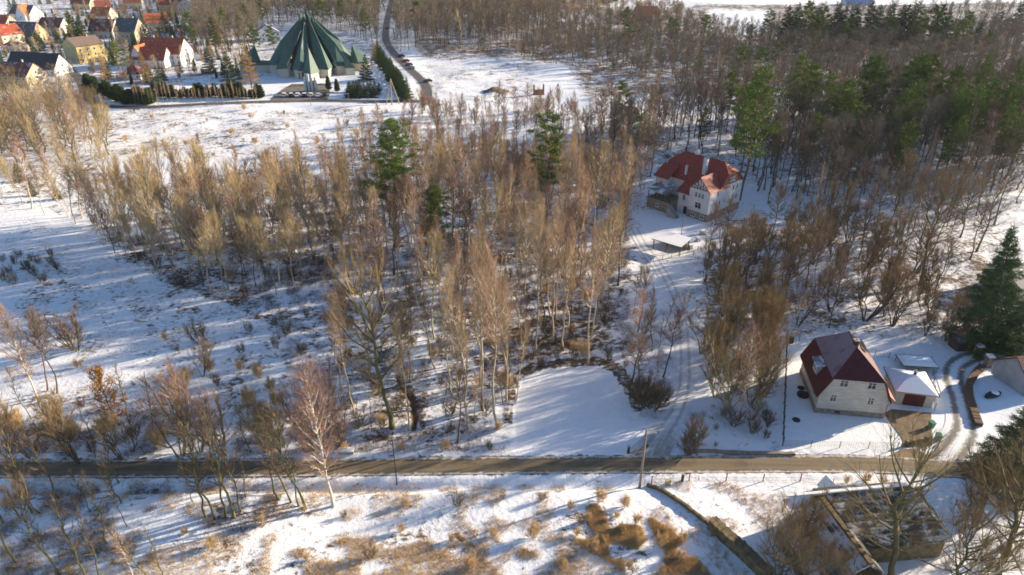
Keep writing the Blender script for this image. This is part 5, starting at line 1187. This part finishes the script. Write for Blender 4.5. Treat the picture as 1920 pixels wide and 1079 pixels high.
stand([(1510, 385), (1700, 350), (1960, 340), (1960, 380), (1880, 400), (1830, 500), (1700, 470), (1640, 440), (1540, 440)], 5.6, 18,
      [('oak', .3, OAK, .9), ('alder', .4, ALD), ('dark', .2, DRK), ('birch', .1, BIR)], (13, 18), 'on the slope between the villa forest and the big spruce', 'of the slope by the big spruce')
stand([(1300, 500), (1440, 460), (1560, 440), (1700, 470), (1760, 540), (1700, 620), (1600, 628), (1500, 618), (1480, 640), (1400, 620), (1330, 600)], 4.1, 19,
      [('multi', .5, 'many-stemmed bare willow'), ('oak', .1, OAK, 1.1), ('alder', .2, ALD, 1.3), ('thin', .2, YNG, .8)], (9, 13), 'in the thicket uphill of the maroon-roofed cottage', 'of the thicket above the cottage')
stand([(1720, 560), (1830, 560), (1850, 640), (1720, 640)], 3.6, 20, [('multi', .8, 'many-stemmed bare willow'), ('redbush', .2, 'reddish bare thicket tree')], (6, 9), 'below the big spruce', 'below the big spruce')
# by the track
stand([(1300, 640), (1420, 640), (1455, 700), (1440, 800), (1380, 790), (1320, 740)], 3.3, 21,
      [('olive', .55, 'olive-twigged bushy hazel'), ('multi', .35, 'many-stemmed bare willow'), ('thin', .1, YNG, .8)], (9, 13), 'between the farm track and the cottage fence', 'between track and cottage')
stand([(1180, 590), (1250, 580), (1255, 720), (1235, 762), (1185, 765), (1175, 700)], 3.4, 22,
      [('alder', .5, ALD), ('thin', .35, YNG, .8), ('birch', .15, BIR)], (9, 14), 'on the wooded edge between lawn and track', 'between lawn and track')
# left edge wood
stand([(-80, 330), (40, 330), (130, 330), (210, 300), (200, 255), (100, 225), (-80, 215)], 4.4, 23,
      [('gold', .45, YEL), ('oak', .3, OAK), ('birch', .15, BIR), ('alder', .1, ALD)], (13, 18), 'in the golden wood below the maroon-roofed farmhouse', 'of the golden wood')
stand([(-60, 395), (60, 400), (130, 410), (150, 370), (60, 340), (-60, 345)], 5.5, 24, [('gold', .4, YEL), ('birch', .3, BIR), ('spruce', .15, 'small dark spruce', .45), ('alder', .15, ALD)], (10, 15), 'at the upper end of the open snow', 'at the upper end of the open snow')
stand([(30, 205), (130, 160), (165, 200), (200, 225), (60, 225)], 4.2, 25, [('oak', .5, OAK), ('birch', .3, BIR), ('redbush', .2, 'reddish bare thicket tree', .7)], (7, 11), 'at the bend of the church street', 'at the bend of the church street')
stand([(-40, 905), (500, 905), (440, 965), (250, 1090), (-40, 1110)], 6.0, 29, [('thin', .75, YNG, 1), ('birch', .1, BIR, .9), ('redbush', .15, 'reddish bare thicket tree', .8)], (7, 11), 'on the snowy slope below the road', 'of the slope below the road')
# forest behind the church
stand([(360, 100), (470, 118), (490, 60), (560, 45), (640, 60), (712, 96), (712, 20), (380, 30)], 5.2, 26,
      [('dark', .65, DRK), ('alder', .2, ALD), ('pine', .15, 'tall pine')], (16, 22), 'in the wood behind the tent-roofed church', 'of the wood behind the church')
stand([(745, 98), (960, 100), (1060, 60), (1000, 30), (760, 20), (742, 60)], 5.0, 27,
      [('dark', .62, DRK), ('alder', .3, ALD), ('aspen', .08, PALE)], (17, 22), 'in the forest beside the church lane', 'of the forest beside the church lane')
mass('distant_wood', [
    ([(960, 108), (1100, 150), (1230, 150), (1420, 200), (1600, 190), (1960, 175), (1960, 60), (1430, 78), (1330, 60), (1200, 50), (1060, 60)], 5.0, 31, [('dark', .5, 1.0), ('alder', .3, .9), ('birch', .07, .9), ('redbush', .1, .6), ('pine', .03, 1.25)], (10, 15)),
    ([(1430, 60), (1960, 45), (1960, 20), (1480, 40)], 8, 32, [('dark', .8, 1), ('birch', .2, .8)], (8, 14)),
    ([(850, 30), (960, 25), (1060, 60), (1160, 45), (1280, 40), (1280, 22), (1110, 5), (960, -20), (850, -20)], 7, 33, [('redbush', .3, .7), ('alder', .5, 1), ('gold', .2, .8)], (9, 14)),
    ([(1060, 12), (1500, -18), (1960, -18), (1960, -60), (900, -60)], 10, 34, [('dark', .6, 1), ('spruce', .3, .9), ('alder', .1, 1)], (10, 16)),
    ([(330, 30), (850, 20), (850, -60), (330, -60)], 7, 35, [('dark', .6, 1), ('pine', .2, 1), ('alder', .2, 1)], (15, 20)),
    ([(-60, 10), (330, 10), (330, -60), (-60, -60)], 9, 36, [('alder', .6, .7), ('spruce', .2, .6), ('birch', .2, .7)], (9, 15)),
], 77, 'distant grey-brown bare wood fading towards the snowy fields')
mass('woodland', [], 78, 'bare woodland behind the nearest trees', rest=flush(), fat=1.05)
# --- trees that stand out
for bx, by, ty, lab in [(722, 470, 226, 'tall two-topped pine with dark crown rising out of the central grove'),
                        (1022, 425, 206, 'rounded bright green pine standing alone above the birch belt'),
                        (816, 520, 352, 'small bright yellow-green pine among bare crowns of the central grove')]:
    at_px('pine', bx, by, ty, lab, wide=1.15, crown=True)
PN = 'pines rising from the villa forest'
for bx, by, ty, w in [(1402, 340, 150, .9), (1416, 376, 130, 1.1), (1500, 262, 101, 1.0), (1520, 270, 112, 1.1), (1560, 290, 132, .9), (1590, 300, 140, 1.2), (1600, 310, 160, 1.2), (1632, 268, 104, 1.1), (1650, 270, 112, .9),
                      (1725, 270, 103, 1.2), (1700, 268, 108, 1.0), (1745, 272, 108, 1.1), (1710, 320, 155, 1.1), (1695, 330, 175, 1.2), (1785, 280, 130, .9), (1790, 320, 160, .9), (1850, 280, 110, .8), (1375, 250, 128, 1.0),
                      (1895, 330, 160, 1.1), (1912, 300, 118, 1.0), (1830, 330, 170, 1.0), (1900, 350, 200, 1.0), (1860, 300, 150, .8)]:
    at_px('pine', bx, by, ty, 'green pine rising out of the bare forest behind the white villa', PN, wide=w, crown=True)
PF = 'dark conifers on the far forest edge'
for bx, by, ty in [(1478, 84, 20), (1495, 80, 17), (1515, 84, 16), (1528, 82, 24), (1548, 78, 22), (1573, 82, 18), (1582, 80, 22), (1600, 92, 22), (1606, 86, 30), (1636, 78, 12), (1645, 82, 20), (1672, 76, 14), (1690, 82, 20), (1700, 80, 18),
                   (1714, 80, 16), (1722, 84, 26), (1752, 96, 24), (1768, 88, 16), (1775, 96, 28), (1812, 90, 34), (1835, 88, 52), (1915, 60, 12), (1437, 76, 48)]:
    if (bx * 7) % 2: at_px('pine', bx + 25, by + 14, ty + 8, 'dark conifer in the row along the far edge of the bare forest', PF, wide=1.2, crown=True)
    at_px('spruce' if (bx * 7) % 3 else 'pine', bx, by + 4, ty - 12, 'dark conifer in the row along the far edge of the bare forest', PF, wide=1.4, crown=True)
at_px('spruce', 1846, 650, 415, 'huge dark spruce beside the lane gate', wide=1.15, tilt=(0, -.13))
at_px('spruce', 1915, 655, 560, 'lower dark spruce next to the huge one', wide=1.4, crown=True)
at_px('spruce', 1890, 905, 745, 'dark drooping spruce at the corner of the lane and the road', wide=1.7)
at_px('spruce', 1722, 508, 486, 'tiny round spruce on the open snow under the oak')
at_px('oak', 1727, 530, 345, 'lone crooked dark oak on open snow above the thicket', wide=.9)
at_px('oak', 1672, 1092, 862, 'big mossy bare tree in front of the ruined barn', wide=1.1)
at_px('oak', 1870, 1085, 880, 'tangled olive tree beside the barn yard', wide=1.2)
at_px('oak', 1775, 1120, 985, 'low bare tree in the barn yard snow', wide=1.2)
at_px('multi', 1462, 1100, 960, 'dark many-stemmed tree hiding the barn gable', wide=1.2)
at_px('multi', 1500, 1100, 1000, 'dark scrub tree growing against the barn roof', wide=1.1)
at_px('multi', 1830, 990, 880, 'low scrubby tree between barn and road bend', wide=1.3)
at_px('multi', 1560, 1130, 1035, 'low scrub at the barn yard corner', wide=1.4)
at_px('olive', 1800, 1100, 960, 'olive scrub tree in the yard right of the barn', wide=1.2)
at_px('multi', 1905, 1000, 900, 'mossy scrub tree below the drooping spruce', wide=1.3)
for bx, by, ty in ((1790, 985, 930), (1480, 1030, 925)): at_px('multi', bx, by, ty, 'dark scrub grown over the ruined barn', 'scrub over the ruined barn', wide=1.2)
at_px('oak', 735, 802, 500, 'stout dark double-trunked oak beside the narrow ditch', wide=.75)
at_px('alder', 760, 720, 560, 'crooked twin-stemmed alder leaning over the ditch')
at_px('bigbirch', 625, 946, 690, 'single white birch with pinkish-red twigs standing below the road', wide=.85, tilt=(0, 0))
at_px('bigbirch', 72, 752, 585, 'tall leaning white birch at the edge of the open snow', wide=.9, tilt=(0, 0))
at_px('birch', 60, 390, 265, 'white birch with bright trunk in front of the golden wood', wide=1.3)
at_px('birch', 1385, 790, 615, 'slim pale birch at the mouth of the farm track')
at_px('rust', 225, 800, 700, 'small oak sapling that kept its orange leaves', wide=.9)
at_px('rust', 372, 275, 252, 'tiny orange-leaved sapling on the far meadow')
PW = 'tall pale aspens above the lawn'
for bx, by, ty in [(878, 806, 520), (905, 770, 470), (935, 806, 480), (850, 775, 560), (1003, 664, 400), (1036, 640, 395), (1060, 640, 420), (1103, 684, 430), (868, 690, 440), (950, 752, 520), (1042, 600, 420), (905, 700, 460), (968, 752, 600)]:
    at_px('aspen', bx, by, ty, 'tall slender aspen with pale trunk near the snowy lawn', PW, wide=.9)
PR = 'mossy trees standing below the road'
for bx, by, ty in [(387, 974, 800), (403, 978, 790), (424, 974, 800), (440, 974, 745), (452, 962, 830), (524, 938, 780), (546, 942, 790), (560, 948, 800), (572, 950, 750), (30, 1052, 870), (60, 960, 800), (75, 962, 850), (110, 1079, 900),
                   (110, 935, 800), (200, 1022, 900), (222, 905, 800), (228, 945, 840), (170, 960, 880), (160, 1085, 930), (290, 1100, 960), (310, 1095, 1000), (42, 930, 840), (190, 1090, 950), (5, 980, 850)]:
    at_px('thin', bx, by, ty, 'thin mossy-barked tree on the verge below the road', PR, wide=1.2)
PB = 'bare trees along the upper side of the road'
for bx, by, ty, k in [(340, 858, 730, 'redbush'), (420, 858, 750, 'redbush'), (150, 868, 740, 'multi'), (245, 800, 690, 'thin'), (130, 850, 760, 'olive'), (60, 790, 690, 'thin'), (108, 740, 595, 'alder'), (90, 735, 610, 'alder'),
                      (180, 860, 760, 'thin'), (230, 862, 780, 'multi'), (500, 848, 740, 'olive'), (520, 858, 760, 'olive'), (375, 850, 760, 'redbush'), (20, 850, 750, 'multi'), (600, 850, 700, 'redbush'), (470, 850, 760, 'thin'),
                      (300, 840, 720, 'thin'), (330, 800, 700, 'redbush'), (145, 660, 600, 'bush'), (375, 645, 610, 'bush'), (382, 710, 650, 'multi'), (640, 830, 745, 'redbush'), (250, 848, 800, 'multi'), (55, 860, 780, 'multi'), (570, 840, 770, 'redbush')]:
    at_px(k, bx, by, ty, {'redbush': 'reddish-brown bushy tree on the upper verge of the road', 'multi': 'many-stemmed bare tree on the upper verge of the road', 'thin': 'thin bare tree on the upper verge of the road',
          'olive': 'olive-brown bushy tree on the upper verge of the road', 'alder': 'bare grey alder beside the leaning birch', 'bush': 'low dark bush alone on the open snow'}[k], PB + ' ' + k)
# thickets by the lawn
for i, (bx, by, ty) in enumerate([(1200, 768, 728), (1224, 770, 725), (1242, 755, 728), (1190, 752, 725), (1215, 760, 720)]):
    at_px('bush', bx, by, ty, 'dense dark bramble bush at the corner of lawn and track', 'bramble bushes at the lawn corner', cat_='shrub', wide=1.2)
for i, (bx, by, ty) in enumerate([(1375, 800, 770), (1305, 835, 790), (1410, 812, 785), (1290, 850, 815), (1440, 800, 770)]):
    at_px('bush', bx, by, ty, 'low bare bush at the foot of the hazels by the track', 'bushes below the hazels', cat_='shrub')
# village trees
VT = [('spruce', 132, 76, 22, 'tall dark spruce pair between the village houses'), ('spruce', 148, 78, 32, 'shorter spruce beside the tall village pair'), ('spruce', 70, 96, 62, 'small dense spruce by the village street'),
      ('pine', 222, 148, 82, 'broad rounded pine between the yellow house and the orange roofs'), ('larch', 188, 158, 100, 'broad golden larch at the street bend'), ('larch', 268, 160, 98, 'slim golden larch beside the orange-roofed house'),
      ('spruce', 270, 86, 45, 'dark spruce behind the slate-roofed house'), ('spruce', 292, 165, 125, 'dark spruce under the orange-roofed house'), ('spruce', 428, 165, 95, 'large dark spruce before the churchyard'),
      ('larch', 402, 92, 28, 'tall golden larch in the wood behind the gardens'), ('larch', 462, 165, 82, 'golden larch beside the church annexe'), ('spruce', 388, 138, 90, 'dark spruce in the snowy garden'),
      ('pine', 510, 105, 52, 'round green pine behind the church annexe'), ('pine', 474, 108, 52, 'green pine left of the church roof'), ('pine', 600, 60, 2, 'green pine behind the church spires'), ('pine', 635, 52, 0, 'yellow-green pine behind the church'),
      ('spruce', 683, 152, 104, 'bushy spruce on the church lawn'), ('larch', 700, 118, 82, 'small golden larch by the church hedge'), ('pine', 470, 40, 0, 'tall pine at the village end of the wood'), ('pine', 745, 60, 8, 'pine at the lane entering the forest'),
      ('pine', 780, 70, 5, 'tall pine over the church lane'), ('pine', 905, 95, 72, 'small yellowish pine on the forest edge'), ('spruce', 305, 60, 25, 'dark conifer beside the orange village roofs'), ('spruce', 18, 30, 0, 'dark conifer at the village edge'),
      ('pine', 105, 132, 105, 'low round conifer on the church side of the village'), ('pine', 8, 122, 98, 'round yellow-green bush pine by the navy-roofed house'), ('spruce', 50, 88, 70, 'low dark spruce before the slate gable')]
for k, bx, by, ty, lab in VT: at_px(k, bx, by, ty - 3, lab, wide=1.5 if k in ('pine', 'spruce') else 1.3, crown=True)
for i, (bx, by, ty) in enumerate([(617, 170, 144), (633, 172, 148)]): at_px('thuja', bx, by, ty, ('taller' if i == 0 else 'rounder') + ' of two clipped thujas beside the church forecourt', wide=1.3)
for i in range(26):
    f = i / 25; bx = 708 + 55 * f; by = 112 + 76 * f
    at_px('spruce', bx, by, by - 30 - 16 * tree_rng.random(), 'conifer in the tall hedge between church and lane', 'conifer hedge along the church lane', wide=1.5)
for i in range(12):
    at_px('spruce', 655 + i * 7 % 60, 182 - (i % 3) * 6, 150 - (i % 4), 'dark conifer in the clump at the churchyard corner', 'conifers at the churchyard corner', wide=1.7)
for i in range(26):
    f = i / 25; bx = 165 + 120 * f; by = 172 + 26 * min(1, f * 1.6) - 3 * f
    at_px('thuja', bx, by + tree_rng.uniform(-2, 2), by - 34 + 12 * tree_rng.random(), 'dark thuja in the hedge curving with the church street', 'thuja hedge along the church street', wide=1.9)
for i in range(30):
    f = i / 29; bx = 285 + 205 * f
    at_px('thuja', bx, 186 - 2 * f, 156 + 14 * tree_rng.random(), 'dark thuja in the straight hedge behind the young trees', 'straight thuja hedge', wide=1.7)
for i in range(34):
    at_px('aspen', 255 + i * 6.9 + tree_rng.uniform(-2, 2), 199 - i * .18, 152 + 18 * tree_rng.random(), 'young bare tree in the row along the church street', 'young street tree row', wide=.8)
R_ = random.Random(5)
for (poly, dd, sd_) in [([(0, 60), (330, 30), (470, 100), (470, 150), (350, 150), (250, 165), (150, 135), (0, 120)], 6, 61), ([(60, 30), (330, 5), (330, 40), (100, 60)], 7.5, 62)]:
    for x, y in scatter(poly, dd, sd_):
        if any(np.hypot(x - hx, y - hy) < hr for hx, hy, hr in HOUSES_AT): continue
        k = R_.choice(['alder', 'thuja', 'redbush', 'gold', 'spruce', 'spruce', 'bush', 'larch']); plant(k, x, y, {'alder': 11, 'thuja': 4.5, 'redbush': 6, 'gold': 11, 'spruce': 8, 'bush': 3, 'larch': 9}[k] * R_.uniform(.7, 1.2),
              {'alder': 'bare garden tree', 'thuja': 'dark garden thuja', 'redbush': 'reddish garden shrub', 'gold': 'straw-coloured garden tree', 'larch': 'golden garden larch', 'spruce': 'small garden spruce', 'bush': 'low garden bush'}[k] + ' between the village houses', 'village garden ' + k)
# shrubs scattered over the fields
for nm, poly, dist, sd_, mix, hr, where in [
    ('a', [(560, 940), (1060, 925), (1200, 1000), (1300, 1079), (60, 1079), (300, 1010)], 4.6, 71, [('tanbush', .55), ('bush', .45)], (.7, 1.9), 'in the rough snow below the road'),
    ('b', [(1040, 950), (1150, 940), (1260, 1000), (1330, 1079), (1180, 1079), (1080, 1020)], 2.3, 72, [('tanbush', 1.0)], (.8, 1.7), 'in the brown broom patch beside the diagonal wall'),
    ('c', [(150, 210), (740, 205), (640, 290), (240, 300)], 13, 73, [('tanbush', .6), ('bush', .4)], (1.0, 2.6), 'on the far meadow'),
    ('d', [(0, 600), (480, 600), (620, 700), (560, 780), (150, 770)], 12, 74, [('bush', .7), ('tanbush', .3)], (.8, 2.0), 'on the open snow above the road'),
    ('e', [(350, 700), (480, 690), (540, 760), (450, 780), (340, 740)], 4.0, 75, [('tanbush', .7), ('bush', .3)], (1.5, 2.6), 'in the brown patch beside the bushy trees'),
    ('f', [(780, 120), (1200, 130), (1240, 200), (800, 192)], 11, 76, [('tanbush', .5), ('bush', .5)], (.8, 2.2), 'around the earth heaps'),
    ('g', [(460, 600), (640, 590), (700, 640), (640, 700), (480, 660)], 4.5, 77, [('bush', .8), ('tanbush', .2)], (1.0, 2.4), 'in the scrub at the edge of the open snow'),
    ('h', [(0, 480), (110, 480), (110, 530), (0, 540)], 3.0, 78, [('bush', 1)], (1.5, 2.8), 'in the dark round thicket on the open snow'),
    ('i', [(640, 800), (960, 800), (960, 850), (640, 852)], 3.6, 79, [('tanbush', .5), ('bush', .5)], (1.0, 2.2), 'on the bank directly above the road'),
    ('j', [(0, 800), (300, 800), (330, 862), (0, 864)], 4.0, 80, [('bush', .7), ('tanbush', .3)], (1.5, 3.0), 'under the roadside trees'),
    ('k', [(990, 655), (1180, 655), (1190, 700), (1150, 690), (1000, 695)], 1.9, 81, [('bush', .9), ('tanbush', .1)], (.8, 1.8), 'along the upper rim of the snowy lawn'),
    ('l', [(1330, 385), (1500, 350), (1560, 430), (1440, 470), (1340, 450)], 7.0, 82, [('bush', .8), ('tanbush', .2)], (1.0, 2.6), 'in the villa garden'),
    ('m', [(1540, 890), (1660, 895), (1660, 915), (1560, 912)], 2.2, 83, [('tanbush', .7), ('bush', .3)], (.7, 1.4), 'between the road and the ruined barn'),
    ('o', [(620, 560), (760, 500), (1170, 480), (1170, 650), (960, 700), (940, 800), (640, 800)], 4.6, 85, [('bush', .8), ('tanbush', .2)], (1.2, 3.0), 'under the tall central trees'),
    ('p', [(160, 420), (700, 430), (640, 510), (460, 575), (320, 530)], 5.5, 86, [('bush', .9), ('tanbush', .1)], (1.2, 3.0), 'under the dense meadow grove'),
    ('n', [(1290, 790), (1460, 770), (1460, 845), (1300, 850)], 3.4, 84, [('bush', 1)], (.7, 1.5), 'in the snow beside the track mouth'),
]:
    R2 = random.Random(sd_)
    for (x, y) in scatter(poly, dist, sd_):
        k = mix[0][0] if R2.random() < mix[0][1] or len(mix) == 1 else mix[1][0]
        plant(k, x, y, R2.uniform(*hr), ('orange-brown broom shrub ' if k == 'tanbush' else 'dark bare shrub ') + where, ('broom' if k == 'tanbush' else 'dark') + ' shrubs ' + where, cat_='shrub')

# dead grass tufts and forest litter: nobody could count them
def blades(name, polys, seed, mat, label, hr, w, spread_):
    VS, n = [], 0; R = np.random.default_rng(seed)
    for poly, cnt, thr in polys:
        gp = [G(*p) for p in poly]; xs = [p[0] for p in gp]; ys = [p[1] for p in gp]; c = np.stack([R.uniform(min(xs), max(xs), cnt * 3), R.uniform(min(ys), max(ys), cnt * 3)], -1)
        px, py = PX(c[:, 0], c[:, 1]); q = inpoly(px, py, poly) & (vnoise(c[:, 0] / 2.2, c[:, 1] / 2.2, seed) * .6 + vnoise(c[:, 0] / 8, c[:, 1] / 8, seed + 1) * .4 > thr)
        for pl, ww in FLAT: q &= seg_dist(c[:, 0], c[:, 1], pl) > ww * .85
        for np_ in (NOPLANT[1], NOPLANT[2]): q &= ~inpoly(px, py, np_)
        VS.append(c[q][:cnt])
    c = np.concatenate(VS); k = 9; z = relief(c[:, 0], c[:, 1]); P = np.repeat(np.c_[c, z - .02], k, 0); P[:, :2] += R.normal(0, spread_, (len(P), 2))
    d = unit(np.c_[R.normal(0, .6, (len(P), 2)), np.full(len(P), .8)]); v, f = ribbons(P, d, R.uniform(*hr, len(P)), np.full(len(P), w), R)
    print('BLADES', name, len(f)); return tag(link(D.objects.new(name, npmesh(name, v, f, [mat]))), label, 'undergrowth', kind='stuff')
blades('dry_grass', [([(0, 900), (1210, 905), (1330, 1000), (1440, 1120), (0, 1120)], 9000, .47), ([(1230, 905), (1500, 905), (1480, 1000), (1340, 1000)], 500, .55), ([(150, 205), (750, 200), (640, 295), (200, 300)], 2500, .52),
                     ([(780, 115), (1240, 130), (1240, 200), (800, 190)], 1500, .5), ([(1050, 950), (1150, 940), (1260, 1000), (1330, 1079), (1180, 1079), (1080, 1020)], 6500, .47), ([(560, 990), (1080, 1040), (1080, 1120), (500, 1120)], 2500, .57), ([(0, 420), (480, 600), (640, 800), (0, 860)], 3500, .56)], 91, M['dry_grass'], 'tufts of dead orange-brown grass poking through the snow', (.2, .6), .035, .16)
blades('forest_litter', [([(480, 520), (700, 470), (1180, 400), (1180, 660), (960, 700), (950, 850), (620, 850), (560, 760)], 16000, .46), ([(130, 400), (700, 400), (700, 500), (480, 590), (330, 540)], 8000, .46),
                         ([(1100, 230), (1920, 200), (1920, 380), (1500, 380), (1500, 340), (1130, 330)], 6000, .5), ([(1290, 440), (1920, 380), (1920, 640), (1300, 640)], 4500, .5), ([(0, 780), (640, 760), (640, 852), (0, 866)], 3000, .5),
                         ([(440, 260), (1200, 240), (1200, 400), (500, 400)], 5000, .48), ([(0, 905), (520, 905), (520, 1000), (0, 1120)], 2500, .5), ([(1180, 580), (1460, 600), (1460, 850), (1250, 850), (1180, 760)], 1800, .5)],
       92, M['bramble'], 'dark brambles, fallen twigs and litter on the snowy forest floor', (.25, .8), .03, .3)
